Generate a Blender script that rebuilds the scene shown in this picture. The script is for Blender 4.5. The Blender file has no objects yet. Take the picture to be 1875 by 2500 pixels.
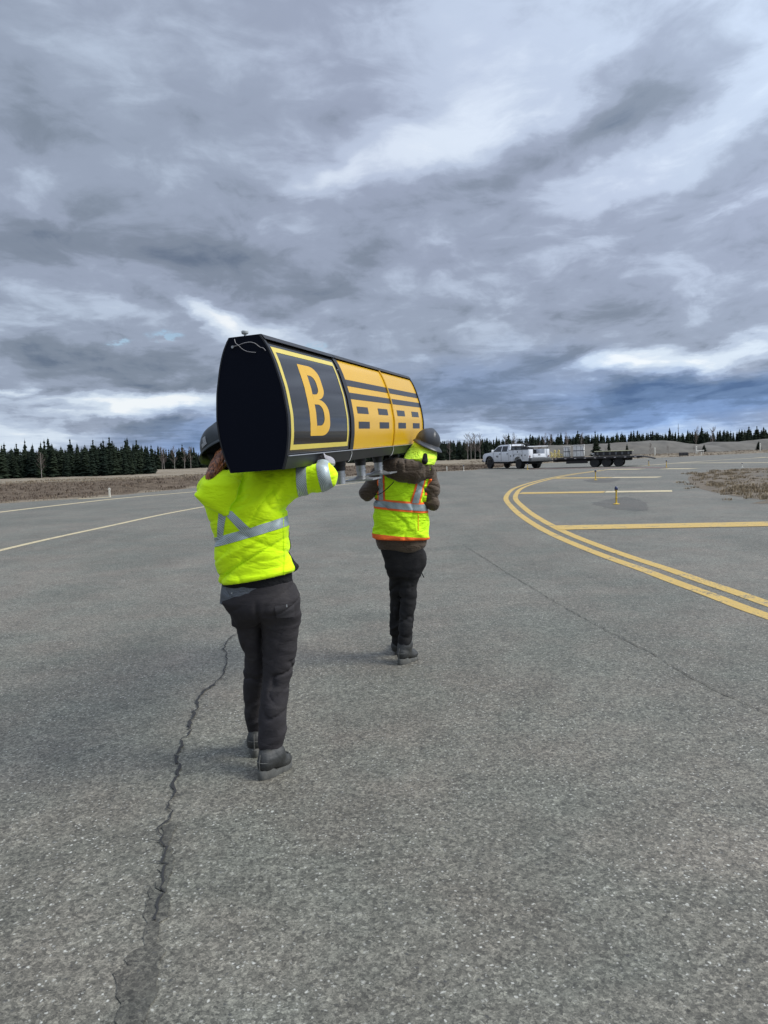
import bpy, bmesh, math, random
import numpy as np
from mathutils import Vector, Matrix, Euler
random.seed(7); RNG = np.random.default_rng(7)
R = math.radians; S = bpy.context.scene; COL = S.collection
# ------------------------------------------------------------------ camera
FPX = 1878.0; EYE = 1.58; PITCH = 4.26; ROLL = 1.9
cd = bpy.data.cameras.new('camera'); cam = bpy.data.objects.new('camera', cd); COL.objects.link(cam)
cd.sensor_fit = 'VERTICAL'; cd.sensor_height = 36; cd.lens = 36*FPX/2500; cd.clip_start = .05; cd.clip_end = 6000
cam.matrix_world = Matrix.Translation((0, 0, EYE)) @ Matrix.Rotation(R(90-PITCH), 4, 'X') @ Matrix.Rotation(R(-ROLL), 4, 'Z')
S.camera = cam
S.render.resolution_x = 768; S.render.resolution_y = 1024
S.view_settings.view_transform = 'Standard'; S.view_settings.look = 'None'
S.view_settings.gamma = 1; S.view_settings.exposure = 0.0
try: S.view_settings.use_curve_mapping = False
except Exception: pass
CM = cam.matrix_world.to_3x3()
def ray(px, py): return (CM @ Vector(((px-937.5)/FPX, -(py-1250)/FPX, -1))).normalized()
def G(px, py, z=0.0):                      # photo pixel -> point on the ground
    d = ray(px, py); t = (z-EYE)/d.z; return Vector((d.x*t, d.y*t, z))
def W(px, py, D):                          # photo pixel -> point at distance D in front
    d = ray(px, py); t = D/d.y; return Vector((d.x*t, D, EYE+d.z*t))
def azel(px, py):
    d = ray(px, py); return math.atan2(d.x, d.y), math.asin(d.z)
# ------------------------------------------------------------------ node helper
class NT:
    def __init__(s, tree): s.t = tree; s.n = tree.nodes; s.l = tree.links
    def a(s, typ, ins=None, **kw):
        nd = s.n.new(typ)
        for k, v in kw.items(): setattr(nd, k, v)
        for k, v in (ins or {}).items():
            sk = nd.inputs[k]
            if hasattr(v, 'links') or isinstance(v, bpy.types.NodeSocket): s.l.new(v, sk)
            else: sk.default_value = v
        return nd
    def m(s, op, a, b=0.0, c=0.0, clamp=False):
        return s.a('ShaderNodeMath', {0: a, 1: b, 2: c}, operation=op, use_clamp=clamp).outputs[0]
    def v(s, op, a, b=(0, 0, 0), sc=None):
        ins = {0: a, 1: b}
        if sc is not None: ins[3] = sc
        nd = s.a('ShaderNodeVectorMath', ins, operation=op)
        return nd.outputs[1] if op in ('LENGTH', 'DOT_PRODUCT', 'DISTANCE') else nd.outputs[0]
    def ramp(s, fac, stops, interp='LINEAR'):
        nd = s.a('ShaderNodeValToRGB', {0: fac}); cr = nd.color_ramp; cr.interpolation = interp
        while len(cr.elements) < len(stops): cr.elements.new(.5)
        for e, (p, c) in zip(cr.elements, stops):
            e.position = p; e.color = (c, c, c, 1) if isinstance(c, (int, float)) else (*c, 1)
        return nd.outputs[0]
    def mix(s, f, a, b, mode='MIX'):
        nd = s.a('ShaderNodeMix', data_type='RGBA', blend_type=mode)
        for i, v in ((0, f), (6, a), (7, b)):
            if isinstance(v, bpy.types.NodeSocket): s.l.new(v, nd.inputs[i])
            elif i and len(v) == 3: nd.inputs[i].default_value = (*v, 1)
            else: nd.inputs[i].default_value = v
        return nd.outputs[2]
    def rng(s, v, a, b, c, d, it='LINEAR'):
        return s.a('ShaderNodeMapRange', {0: v, 1: a, 2: b, 3: c, 4: d}, interpolation_type=it).outputs[0]
    def noise(s, vec, scale, detail=4, rough=.55, dist=0, out=0):
        return s.a('ShaderNodeTexNoise', {'Vector': vec, 'Scale': scale, 'Detail': detail, 'Roughness': rough, 'Distortion': dist}).outputs[out]
def lin(r, g, b):
    f = lambda c: ((c/255+.055)/1.055)**2.4 if c > 10 else c/255/12.92
    return (f(r), f(g), f(b))
# ------------------------------------------------------------------ sky
SUN_EL, SUN_AZ = 46, 100           # the sun stands to the right behind the cloud
w = bpy.data.worlds.new('World'); S.world = w; w.use_nodes = True
t = NT(w.node_tree); t.n.clear()
gd = t.a('ShaderNodeTexCoord').outputs['Generated']
sx = t.a('ShaderNodeSeparateXYZ', {0: gd}); X, Y, Z = sx.outputs
Zp = t.m('MAXIMUM', Z, 0.0)
az = t.m('ARCTAN2', X, Y); el = t.m('ARCSINE', Zp)
den = t.m('ADD', Zp, .075)
pl = t.a('ShaderNodeCombineXYZ', {0: t.m('DIVIDE', X, den), 1: t.m('DIVIDE', Y, den), 2: 0.0}).outputs[0]
# wind-drawn streaks lie along azimuth -38 degrees
st = t.a('ShaderNodeMapping', {0: pl, 2: (0, 0, R(-40)), 3: (1.0, .5, 1)}).outputs[0]
ae = t.a('ShaderNodeCombineXYZ', {0: az, 1: el, 2: 0.0}).outputs[0]
wn = t.noise(st, .9, 5, .55, 0, 1)
wv = t.v('SUBTRACT', wn, (.5, .5, .5))
wa = t.m('MINIMUM', t.m('MULTIPLY', el, .6), .22)
wa = t.m('ADD', wa, .02)
ws = t.v('MULTIPLY', t.v('SCALE', wv, sc=wa), (1.6, .8, 0))
ws2 = t.v('MULTIPLY', t.v('SUBTRACT', t.noise(t.v('MULTIPLY', ae, (1, 2.0, 0)), 11, 6, .6, .2, 1), (.5, .5, .5)), (.10, .045, 0))
cw = t.v('ADD', t.v('ADD', ae, ws), ws2)
def blob(px, py, rx, ry, rot=0, cw=None):
    cw = cw or globals()['cw']
    a, e = azel(px, py); k = 1/FPX
    mp = t.a('ShaderNodeMapping', {0: cw, 1: (a, e, 0), 2: (0, 0, R(rot)), 3: (rx*k, ry*k, 1)}, vector_type='TEXTURE').outputs[0]
    return t.rng(t.v('LENGTH', mp), 1, 0, 0, 1, 'SMOOTHERSTEP')
def field(items, base, k=1.0):
    acc = base
    for (px, py, rx, ry, rot, amp) in items:
        acc = t.m('MULTIPLY_ADD', blob(px, py, rx, ry, rot), amp*k, acc)
    return acc
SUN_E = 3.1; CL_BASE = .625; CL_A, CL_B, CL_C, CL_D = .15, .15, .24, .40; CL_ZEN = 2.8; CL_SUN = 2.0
CL_RAMP = [(.28, lin(72, 88, 116)), (.42, lin(104, 118, 138)), (.52, lin(128, 140, 157)), (.62, lin(152, 164, 184)),
           (.74, lin(182, 196, 216)), (.88, lin(212, 225, 239)), (1.05, lin(240, 246, 250))]
BLOBS = [(380,130,620,380,0,.05),(60,270,300,150,-15,-.07),(1150,250,640,210,28,.20),(1060,330,300,130,25,.06),(740,400,460,110,8,.10),(1050,50,440,190,10,.13),
 (1720,20,360,140,18,.15),(1540,190,360,130,22,-.13),(1230,370,380,120,16,-.09),(1700,350,520,150,24,.13),
 (1860,190,190,110,30,.08),(1450,440,460,110,14,.08),(330,570,640,130,5,-.10),(640,660,420,100,-4,-.09),(120,520,300,100,0,-.05),
 (140,470,180,70,-20,.10),(790,465,150,60,15,.15),(1000,480,300,70,12,-.06),(1560,530,480,50,10,-.07),(1350,630,480,60,12,.07),
 (1100,730,420,70,-8,.05),(1700,700,420,90,5,.03),(1520,885,190,48,14,.36),(1770,850,270,52,12,.33),(1720,925,330,40,4,-.08),
 (1700,965,520,70,2,-.15),(490,765,150,55,-30,.34),(640,810,240,55,-24,.2),(210,750,300,60,-4,.10),(300,990,540,54,4,.42),
 (430,950,260,34,4,.1),(40,948,90,18,0,.22),(50,1070,280,60,0,.25),(350,890,190,80,0,-.13),(110,880,230,80,-4,-.12),(470,925,260,36,6,-.12),
 (180,1002,120,26,0,-.28),(60,1010,110,40,0,-.18),(250,1035,260,24,0,-.12),(500,1070,300,70,0,-.08),(1150,950,500,110,4,-.07),(1130,1070,260,44,0,.24),
 (1500,1060,460,34,0,.2),(1800,1060,260,30,0,.12)]
BLUES = [(520,1080,360,110,0,.9),(1150,950,520,150,4,.5),(1720,970,560,100,2,1.2),(1500,1050,600,60,0,.4)]
HOLES = [(395,826,60,24,0,3.0),(288,841,36,12,0,1.6),(775,836,50,20,0,1.5)]

n1 = t.noise(st, 1.15, 8, .56, .35)
n2 = t.noise(t.v('ADD', st, (7.3, 2.1, 0)), 3.4, 7, .57, .3)
n3 = t.noise(t.v('ADD', pl, (3.3, 9.1, 0)), 2.2, 8, .58, .5)
fb = t.m('MULTIPLY_ADD', t.m('SUBTRACT', n1, .5), CL_A, 0.0)
fb = t.m('MULTIPLY_ADD', t.m('SUBTRACT', n2, .5), CL_B, fb)
fb = t.m('MULTIPLY_ADD', t.m('SUBTRACT', n3, .5), CL_C, fb)
n4 = t.noise(t.v('MULTIPLY', t.v('ADD', ae, t.v('SCALE', ws, sc=.8)), (1, 2.3, 0)), 9.5, 8, .58, .5)
fb = t.m('MULTIPLY_ADD', t.m('SUBTRACT', n4, .5), t.rng(el, 0, .42, CL_D*1.5, CL_D*.55), fb)
val = field(BLOBS, t.m('ADD', fb, CL_BASE), .85)
ccol = t.ramp(val, CL_RAMP, 'B_SPLINE' if 0 else 'EASE')
lav = t.rng(t.noise(t.v('ADD', st, (2, 5, 0)), .8, 3, .5), .4, .65, 0, 1)
ccol = t.mix(t.m('MULTIPLY', lav, t.rng(el, .08, .3, 0, 1)), ccol, t.mix(1.0, ccol, (1.02, .992, 1.02), 'MULTIPLY'))
blu = t.m('MINIMUM', field(BLUES, 0.0), 1.0)
ccol = t.mix(blu, ccol, t.mix(1.0, ccol, (.66, .86, 1.16), 'MULTIPLY'))
# added fill: sky brightened overhead and around the sun, mostly out of view
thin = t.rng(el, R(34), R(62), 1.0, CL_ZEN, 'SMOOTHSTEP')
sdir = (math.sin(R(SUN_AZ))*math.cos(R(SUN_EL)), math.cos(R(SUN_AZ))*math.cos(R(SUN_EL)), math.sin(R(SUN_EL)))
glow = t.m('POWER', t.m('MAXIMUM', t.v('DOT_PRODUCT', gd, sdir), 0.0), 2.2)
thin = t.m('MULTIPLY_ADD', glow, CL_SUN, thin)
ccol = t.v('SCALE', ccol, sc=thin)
sky = t.a('ShaderNodeTexSky', sky_type='NISHITA', sun_disc=False, sun_elevation=R(SUN_EL), sun_rotation=R(SUN_AZ), altitude=300)
skyc = t.v('SCALE', sky.outputs[0], sc=.13)
hv = t.v('ADD', ae, t.v('SCALE', ws2, sc=.9)); hole = 0.0
for (px, py, rx, ry, rot, amp) in HOLES: hole = t.m('MULTIPLY_ADD', blob(px, py, rx, ry, rot, hv), amp, hole)
hole = t.m('MINIMUM', t.m('MULTIPLY', hole, t.rng(t.noise(t.v('MULTIPLY', ae, (1, 2.5, 0)), 34, 4, .6), .42, .56, .0, 1.0)), .9)
hole = t.m('MULTIPLY', hole, t.rng(n2, .35, .6, .85, 1.0), clamp=True)
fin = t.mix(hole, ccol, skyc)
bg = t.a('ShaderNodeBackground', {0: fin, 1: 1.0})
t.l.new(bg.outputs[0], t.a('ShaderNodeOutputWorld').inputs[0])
try: w.cycles.sampling_method = 'MANUAL'; w.cycles.sample_map_resolution = 1024
except Exception: pass
# ------------------------------------------------------------------ sun behind cloud
sl = bpy.data.lights.new('sun', 'SUN'); sl.energy = SUN_E; sl.angle = R(27); sl.color = (1, .965, .91)
so = bpy.data.objects.new('sun', sl); COL.objects.link(so)
sd = Vector((math.sin(R(SUN_AZ))*math.cos(R(SUN_EL)), math.cos(R(SUN_AZ))*math.cos(R(SUN_EL)), math.sin(R(SUN_EL))))
so.rotation_euler = sd.to_track_quat('Z', 'Y').to_euler(); so.location = (0, 0, 30)

# ------------------------------------------------------------------ object helpers
def tag(o, label=None, cat=None, group=None, kind=None):
    if label: o['label'] = label
    if cat: o['category'] = cat
    if group: o['group'] = group
    if kind: o['kind'] = kind
    return o
def link(name, me, mat=None, parent=None, smooth=None):
    o = bpy.data.objects.new(name, me); COL.objects.link(o)
    if mat is not None and not len(me.materials): me.materials.append(mat)
    if parent is not None: o.parent = parent
    if smooth is not None:
        me.polygons.foreach_set('use_smooth', [True]*len(me.polygons))
        if smooth < 180:
            try: me.set_sharp_from_angle(angle=R(smooth))
            except Exception: pass
    return o
def pym(name, verts, faces):
    me = bpy.data.meshes.new(name); me.from_pydata([tuple(v) for v in verts], [], [tuple(f) for f in faces]); me.update(); return me
def empty(name, loc=(0, 0, 0), label=None, cat=None, group=None, rz=0):
    o = bpy.data.objects.new(name, None); COL.objects.link(o); o.location = loc; o.rotation_euler = (0, 0, rz)
    o.empty_display_size = .2
    return tag(o, label, cat, group)
class MB:
    """collects shapes into one bmesh"""
    def __init__(s): s.b = bmesh.new()
    def box(s, c, d, rot=None, bev=0, taper=None):
        r = bmesh.ops.create_cube(s.b, size=1); vs = r['verts']
        for v in vs:
            x, y, z = v.co.x*d[0], v.co.y*d[1], v.co.z*d[2]
            if taper and v.co.z > 0: x *= taper[0]; y *= taper[1]
            v.co = (x, y, z)
        if bev:
            es = list({e for v in vs for e in v.link_edges})
            r2 = bmesh.ops.bevel(s.b, geom=es, offset=bev, segments=2, affect='EDGES', profile=.6)
            vs = list({v for f in r2['faces'] for v in f.verts} | {v for v in vs if v.is_valid})
        M = Matrix.Translation(c) @ (rot.to_4x4() if rot is not None else Matrix())
        bmesh.ops.transform(s.b, matrix=M, verts=vs); return s
    def tube(s, pts, r, n=8, cap=True):
        pts = [Vector(p) for p in pts]; rs = r if isinstance(r, (list, tuple)) else [r]*len(pts)
        prev = None; rings = []
        for i, p in enumerate(pts):
            a = pts[max(i-1, 0)]; b_ = pts[min(i+1, len(pts)-1)]; d = (b_-a).normalized()
            if prev is None:
                u = d.cross(Vector((0, 0, 1)));
                if u.length < .05: u = d.cross(Vector((0, 1, 0)))
                u.normalize()
            else: u = (prev - d*prev.dot(d)).normalized()
            prev = u; w_ = d.cross(u)
            rings.append([s.b.verts.new(p+(u*math.cos(k*2*math.pi/n)+w_*math.sin(k*2*math.pi/n))*rs[i]) for k in range(n)])
        for A, B in zip(rings, rings[1:]):
            for k in range(n): s.b.faces.new((A[k], A[(k+1) % n], B[(k+1) % n], B[k]))
        if cap:
            s.b.faces.new(rings[0][::-1]); s.b.faces.new(rings[-1])
        return s
    def lathe(s, prof, c=(0, 0, 0), n=24, M=None, sx=1, sy=1):
        rings = []
        for (r_, z) in prof:
            rings.append([s.b.verts.new((r_*math.cos(k*2*math.pi/n)*sx, r_*math.sin(k*2*math.pi/n)*sy, z)) for k in range(n)])
        for A, B in zip(rings, rings[1:]):
            for k in range(n): s.b.faces.new((A[k], A[(k+1) % n], B[(k+1) % n], B[k]))
        if prof[0][0] > 1e-5: s.b.faces.new(rings[0][::-1])
        if prof[-1][0] > 1e-5: s.b.faces.new(rings[-1])
        vs = [v for q in rings for v in q]
        bmesh.ops.transform(s.b, matrix=Matrix.Translation(c) @ (M.to_4x4() if M is not None else Matrix()), verts=vs)
        return s
    def prism(s, poly, y0, y1, bev=0):       # polygon in x,z extruded along y
        A = [s.b.verts.new((x, y0, z)) for x, z in poly]; B = [s.b.verts.new((x, y1, z)) for x, z in poly]; n = len(poly)
        f = [s.b.faces.new(A[::-1]), s.b.faces.new(B)]
        for k in range(n): f.append(s.b.faces.new((A[k], A[(k+1) % n], B[(k+1) % n], B[k])))
        if bev: bmesh.ops.bevel(s.b, geom=list({e for q in f for e in q.edges}), offset=bev, segments=2, affect='EDGES', profile=.6)
        return s
    def face(s, pts): s.b.faces.new([s.b.verts.new(p) for p in pts]); return s
    def build(s, name, mat, parent=None, smooth=35):
        bmesh.ops.remove_doubles(s.b, verts=s.b.verts, dist=1e-5)
        bmesh.ops.recalc_face_normals(s.b, faces=s.b.faces)
        me = bpy.data.meshes.new(name); s.b.to_mesh(me); s.b.free()
        return link(name, me, mat, parent, smooth)
MATS = {}
def mat(name, col, rough=.6, metal=0, var=.0, vs=6.0, bump=0, bs=40.0, spec=.5, coat=0, sheen=0, dirt=None, dsc=5.0, damt=.5):
    if name in MATS: return MATS[name]
    m_ = bpy.data.materials.new(name); m_.use_nodes = True; t = NT(m_.node_tree); bs_ = t.n['Principled BSDF']
    bs_.inputs['Roughness'].default_value = rough; bs_.inputs['Metallic'].default_value = metal
    bs_.inputs['Specular IOR Level'].default_value = spec; bs_.inputs['Coat Weight'].default_value = coat
    bs_.inputs['Sheen Weight'].default_value = sheen
    c = (*col, 1)
    obj = t.a('ShaderNodeTexCoord').outputs['Object']
    if var or dirt:
        n = t.noise(obj, vs, 4, .6)
        k = t.rng(n, .3, .7, 1-var, 1+var)
        cc = t.v('SCALE', tuple(col), sc=k)
        if dirt:
            dn = t.noise(obj, dsc, 5, .65)
            cc = t.mix(t.rng(dn, .5, .72, 0, damt, 'SMOOTHSTEP'), cc, dirt)
        t.l.new(cc, bs_.inputs['Base Color'])
    else: bs_.inputs['Base Color'].default_value = c
    if bump:
        b_ = t.a('ShaderNodeBump', {'Height': t.noise(obj, bs, 4, .6), 'Strength': bump, 'Distance': .01})
        t.l.new(b_.outputs[0], bs_.inputs['Normal'])
    MATS[name] = m_; return m_
# ------------------------------------------------------------------ paving
def asphalt(name, k=1.0, paint=None, wear=.5, chips=1.0, tint=(1, 1, 1)):
    m_ = bpy.data.materials.new(name); m_.use_nodes = True; t = NT(m_.node_tree); b_ = t.n['Principled BSDF']
    P0 = t.a('ShaderNodeNewGeometry').outputs['Position']
    P = t.v('ADD', P0, t.v('SCALE', t.v('SUBTRACT', t.noise(P0, 70, 3, .6, 0, 1), (.5, .5, .5)), sc=.022))
    big = t.noise(P, .32, 5, .6, .6); mid = t.noise(P, 2.6, 5, .65); fine = t.noise(P, 60, 3, .7)
    stv = t.a('ShaderNodeMapping', {0: P, 2: (0, 0, R(-8)), 3: (1.0, .07, 1)}).outputs[0]
    trk = t.noise(stv, 1.1, 4, .6)
    v1 = t.a('ShaderNodeTexVoronoi', {'Vector': P, 'Scale': 80.0}); v2 = t.a('ShaderNodeTexVoronoi', {'Vector': P, 'Scale': 46.0})
    v3 = t.a('ShaderNodeTexVoronoi', {'Vector': P, 'Scale': 210.0})
    r1 = t.a('ShaderNodeSeparateColor', {0: v1.outputs['Color']}).outputs; r2 = t.a('ShaderNodeSeparateColor', {0: v2.outputs['Color']}).outputs
    r3 = t.a('ShaderNodeSeparateColor', {0: v3.outputs['Color']}).outputs
    base = t.mix(t.rng(big, .35, .65, 0, 1, 'SMOOTHSTEP'), tuple(.094*k*a for a in (1.03*tint[0], 1.0*tint[1], .785*tint[2])), tuple(.118*k*a for a in (1.08*tint[0], 1.0*tint[1], .79*tint[2])))
    sc = t.rng(mid, .3, .7, .86, 1.13); sc = t.m('MULTIPLY', sc, t.rng(trk, .35, .65, .93, 1.07))
    sc = t.m('MULTIPLY', sc, t.rng(fine, .3, .7, .72, 1.28)); sc = t.m('MULTIPLY', sc, t.rng(r3[0], 0, 1, .62, 1.4)); sc = t.m('MULTIPLY', sc, t.rng(r1[1], 0, 1, .62, 1.42)); sc = t.m('MULTIPLY', sc, t.rng(t.noise(P, 16, 5, .7), .3, .7, .80, 1.22)); sc = t.m('MULTIPLY', sc, t.rng(r2[2], 0, 1, .84, 1.18))
    base = t.v('SCALE', base, sc=sc)
    hue = t.noise(P0, 1.1, 4, .6)
    base = t.mix(t.rng(hue, .38, .62, 0, 1), t.mix(1.0, base, (.97, 1.01, 1.0), 'MULTIPLY'), t.mix(1.0, base, (1.04, 1.0, .98), 'MULTIPLY'))
    clus = t.rng(t.noise(P, 1.2, 3, .6), .35, .7, .3, 1.0)
    c1 = t.m('MULTIPLY', t.m('GREATER_THAN', r1[0], .885), t.rng(v1.outputs[0], .25, .48, 1, 0))
    c2 = t.m('MULTIPLY', t.m('GREATER_THAN', r2[0], .945), t.rng(v2.outputs[0], .14, .34, 1, 0))
    cf = t.m('MULTIPLY', t.m('MAXIMUM', c1, c2), t.m('MULTIPLY', clus, chips), clamp=True)
    base = t.mix(t.m('MULTIPLY', cf, t.rng(r1[2], 0, 1, .45, 1)), base, (.52*k, .51*k, .44*k))
    d2 = t.m('MULTIPLY', t.m('LESS_THAN', r2[1], .07), t.rng(v2.outputs[0], .15, .35, .8, 0))
    base = t.mix(d2, base, (.04, .04, .038))
    rgh = .74
    if paint:
        pn = t.noise(P, 34, 5, .7); pb = t.noise(P, 3.1, 4, .6)
        pw = t.m('ADD', t.m('ADD', pn, t.m('MULTIPLY', t.m('SUBTRACT', pb, .5), .7)), t.m('MULTIPLY', cf, .12))
        pc = t.v('SCALE', tuple(paint), sc=t.m('MULTIPLY', t.rng(pb, .3, .7, .86, 1.1), t.rng(r3[1], 0, 1, .85, 1.1)))
        base = t.mix(t.rng(pw, wear-.04, wear+.05, 0, 1), pc, base)
        rgh = .6
    t.l.new(base, b_.inputs['Base Color']); b_.inputs['Roughness'].default_value = rgh; b_.inputs['Specular IOR Level'].default_value = .4
    h = t.m('ADD', t.m('MULTIPLY', v1.outputs[0], .6), t.m('MULTIPLY', t.m('ADD', r3[0], v3.outputs[0]), .35))
    t.l.new(t.a('ShaderNodeBump', {'Height': h, 'Strength': .4*chips, 'Distance': .004}).outputs[0], b_.inputs['Normal'])
    return m_
M_ASPH = asphalt('asphalt'); M_OLD = asphalt('old_asphalt_patch', .70, chips=.25, tint=(1.02, 1, 1.02)); M_SEAL = asphalt('crack_seal', .60, chips=.15)
M_YEL = asphalt('yellow_paint', paint=(.50, .335, .085), wear=.60); M_PALE = asphalt('pale_paint', paint=(.52, .43, .25), wear=.62)
M_CRK = mat('crack_dark', (.022, .022, .021), .95); M_RED = asphalt('dark_red_paint', .4, paint=(.16, .045, .04), wear=.62)
EDGE = [Vector((-400, -60, 0)), Vector((-60, 18, 0))] + [G(*p) for p in ((0, 1229), (188, 1219), (489, 1190), (800, 1166), (1060, 1152.5), (1160, 1147.5), (1330, 1131), (1565, 1119.5), (1875, 1105))] + [Vector((140, 140, 0)), Vector((600, 240, 0))]
EX = np.array([p.x for p in EDGE]); EY = np.array([p.y for p in EDGE])
def edge_y(x): return np.interp(x, EX, EY)
def crom(pts, n=8):
    out = []; P = [pts[0]*2-pts[1]]+list(pts)+[pts[-1]*2-pts[-2]]
    for i in range(1, len(P)-2):
        for k in range(n):
            u = k/n; a, b_, c, d = P[i-1:i+3]
            out.append(.5*((2*b_)+(c-a)*u+(2*a-5*b_+4*c-d)*u*u+(3*b_-a-3*c+d)*u**3))
    out.append(pts[-1]); return out
def ribbon(name, pts, width, m_, z, off=0, smooth=8, jag=0):
    p = crom(pts, smooth) if smooth else pts; V, F = [], []
    for i, q in enumerate(p):
        d = (p[min(i+1, len(p)-1)]-p[max(i-1, 0)]); d.z = 0; d.normalize(); n = Vector((-d.y, d.x, 0))
        wd = width[i*len(width)//len(p)] if isinstance(width, list) else width
        a = wd/2*(1+jag*random.uniform(-1, 1)); b_ = wd/2*(1+jag*random.uniform(-1, 1))
        V += [q+n*(off+a), q+n*(off-b_)]
        V[-1].z = V[-2].z = z
        if i: F.append((2*i-2, 2*i-1, 2*i+1, 2*i))
    return tag(link(name, pym(name, V, F), m_), kind='structure')
xs = np.concatenate([np.linspace(-400, -62, 8), np.linspace(-60, 100, 60), np.linspace(110, 600, 8)])
V = []; F = []
for i, x in enumerate(xs):
    V += [(x, -60, 0), (x, edge_y(x)+.12*math.sin(x*3.1)+.1*math.sin(x*7.7), 0)]
    if i: F.append((2*i-2, 2*i, 2*i+1, 2*i-1))
tag(link('taxiway_pavement', pym('taxiway_pavement', V, F), M_ASPH), kind='structure')
c8 = lambda x, y: G(1180+x/2.387, 1120+y/2.387)
arc = [c8(*p) for p in ((2400, 1130), (2000, 995), (1645, 878), (1400, 788), (1200, 718), (1000, 645), (800, 577), (625, 512), (465, 446), (350, 388), (250, 325), (190, 273), (160, 235), (168, 205), (197, 176), (255, 152), (330, 130), (420, 109), (520, 91), (620, 77), (700, 66.5))]
ribbon('taxiway_edge_line', arc, .165, M_YEL, .004, .155, 10); ribbon('taxiway_edge_line', arc, .165, M_YEL, .004, -.155, 10)
ribbon('shoulder_bar', [c8(428, 403), c8(1000, 393), c8(2100, 373)], .88, M_YEL, .008, smooth=0)
ribbon('shoulder_bar', [c8(215, 201.5), c8(705, 194.5)], 1.0, M_YEL, .008, smooth=0); ribbon('shoulder_bar', [c8(712, 194), c8(1100, 188.5)], 1.0, M_PALE, .008, smooth=0)
ribbon('shoulder_bar', [c8(412, 113.5), c8(735, 110.5)], 1.15, M_YEL, .008, smooth=0); ribbon('shoulder_bar', [c8(745, 110), c8(1028, 107.5)], 1.15, M_PALE, .008, smooth=0)
ribbon('shoulder_bar', [c8(715, 62.5), c8(922, 61)], 1.3, M_PALE, .008, smooth=0); ribbon('shoulder_bar', [c8(1052, 59), c8(1228, 58)], 1.3, M_PALE, .008, smooth=0)
ribbon('taxiway_edge_line', [G(-500, 1475), G(0, 1344), G(250, 1288), G(497, 1237.5), G(800, 1188), G(1000, 1165)], .17, M_PALE, .004)
ribbon('runway_edge_line', [G(-400, 1299), G(0, 1250.5), G(157, 1232), G(310, 1215), G(501, 1198.5), G(700, 1181), G(900, 1167)], .32, M_PALE, .004)
ribbon('short_edge_mark', [G(190, 1218.6), G(272, 1214.2)], .5, M_PALE, .008, smooth=0)
ribbon('runway_edge_line', [G(1656, 1130.6), G(1760, 1130), G(2100, 1128.6)], .8, M_PALE, .008, smooth=0)
ribbon('runway_edge_line', [G(1560, 1138), G(1700, 1127), G(1875, 1116.5), G(2100, 1104)], .35, M_PALE, .004)
ribbon('runway_edge_line', [G(1850, 1116.8), G(2100, 1116)], .9, M_PALE, .008, smooth=0)
ribbon('pavement_joint', [G(1040, 1154), G(1180, 1150), G(1290, 1146.3), G(1370, 1144.2)], .5, M_SEAL, .003)
ribbon('dark_red_line', [G(1290, 1145.5), G(1370, 1143.8), G(1500, 1142.3), G(1625, 1141.8)], .75, M_RED, .006)
ribbon('pavement_joint', [G(1600, 1142), G(1700, 1140.5), G(1800, 1139), G(1990, 1136)], .6, M_SEAL, .003)
def crack_path(pts, step=.03, amp=.012):
    p = crom(pts, 1) if 0 else pts; out = []
    for a, b_ in zip(p, p[1:]):
        L = (b_-a).length; n = max(2, int(L/step))
        for k in range(n): out.append(a.lerp(b_, k/n)+Vector((random.gauss(0, amp), random.gauss(0, amp), 0)))
    return out+[p[-1]]
cc = lambda x, y: G(240+x/2.3275, 1550+y/2.3275)
CP = [(785,0),(740,25),(712,80),(730,110),(728,170),(700,240),(655,290),(600,325),(560,375),(575,410),(535,460),(520,530),(515,570),(470,605),(470,640),(440,690),(445,730),(470,740),(450,790),(430,850),(425,900),(410,940),(385,975),(420,1015),(400,1050),(350,1100),(360,1155),(380,1200),(390,1215),(380,1260),(378,1300),(390,1320),(370,1380),(365,1470),(345,1545),(320,1630)]
cp = crack_path([cc(*p) for p in CP], .028, .006)
nW = len(cp); ww = [(.009 if i < nW*.35 else (.015 if i < nW*.75 else .008))*random.uniform(.4, 1.5) for i in range(nW)]
ribbon('pavement_crack', cp, ww, M_CRK, .0085, smooth=0, jag=.3)
for i in range(5, nW-8, 7):
    if random.random() < .75:
        s_ = cp[i]; q = [s_]
        dr = Vector((random.choice((-1, 1)), random.uniform(-.8, .8), 0)).normalized()
        for k in range(random.randint(2, 5)): q.append(q[-1]+dr*.018+Vector((random.gauss(0, .006), random.gauss(0, .006), 0)))
        ribbon('pavement_crack', q, .006, M_CRK, .0088, smooth=0, jag=.4)
for px_, py_ in (((965+k)*1.13, y*1.13) for k, y in ()): pass
fc = [(980, 1150), (1075, 1215), (1130, 1330), (1240, 1400), (1356, 1470), (1480, 1540), (1600, 1600), (1695, 1662), (1790, 1705), (1880, 1745), (1990, 1800)]
fp = crack_path([G(a*1.0, b_*1.0) for a, b_ in fc[2:]], .05, .008)
ribbon('pavement_crack', fp, .007, M_SEAL, .0075, smooth=0, jag=.8)
def patch(name, poly, m_, z, jag=.02, step=.05):
    b_ = bmesh.new(); P = []
    for a, c in zip(poly, poly[1:]+poly[:1]):
        n = max(1, int((c-a).length/step))
        for k in range(n): P.append(a.lerp(c, k/n)+Vector((random.gauss(0, jag), random.gauss(0, jag), 0)))
    f = b_.faces.new([b_.verts.new((p.x, p.y, z)) for p in P]); bmesh.ops.triangulate(b_, faces=[f])
    bmesh.ops.recalc_face_normals(b_, faces=b_.faces)
    for q in b_.faces:
        if q.normal.z < 0: q.normal_flip()
    me = bpy.data.meshes.new(name); b_.to_mesh(me); b_.free()
    return tag(link(name, me, m_), kind='structure')
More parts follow.
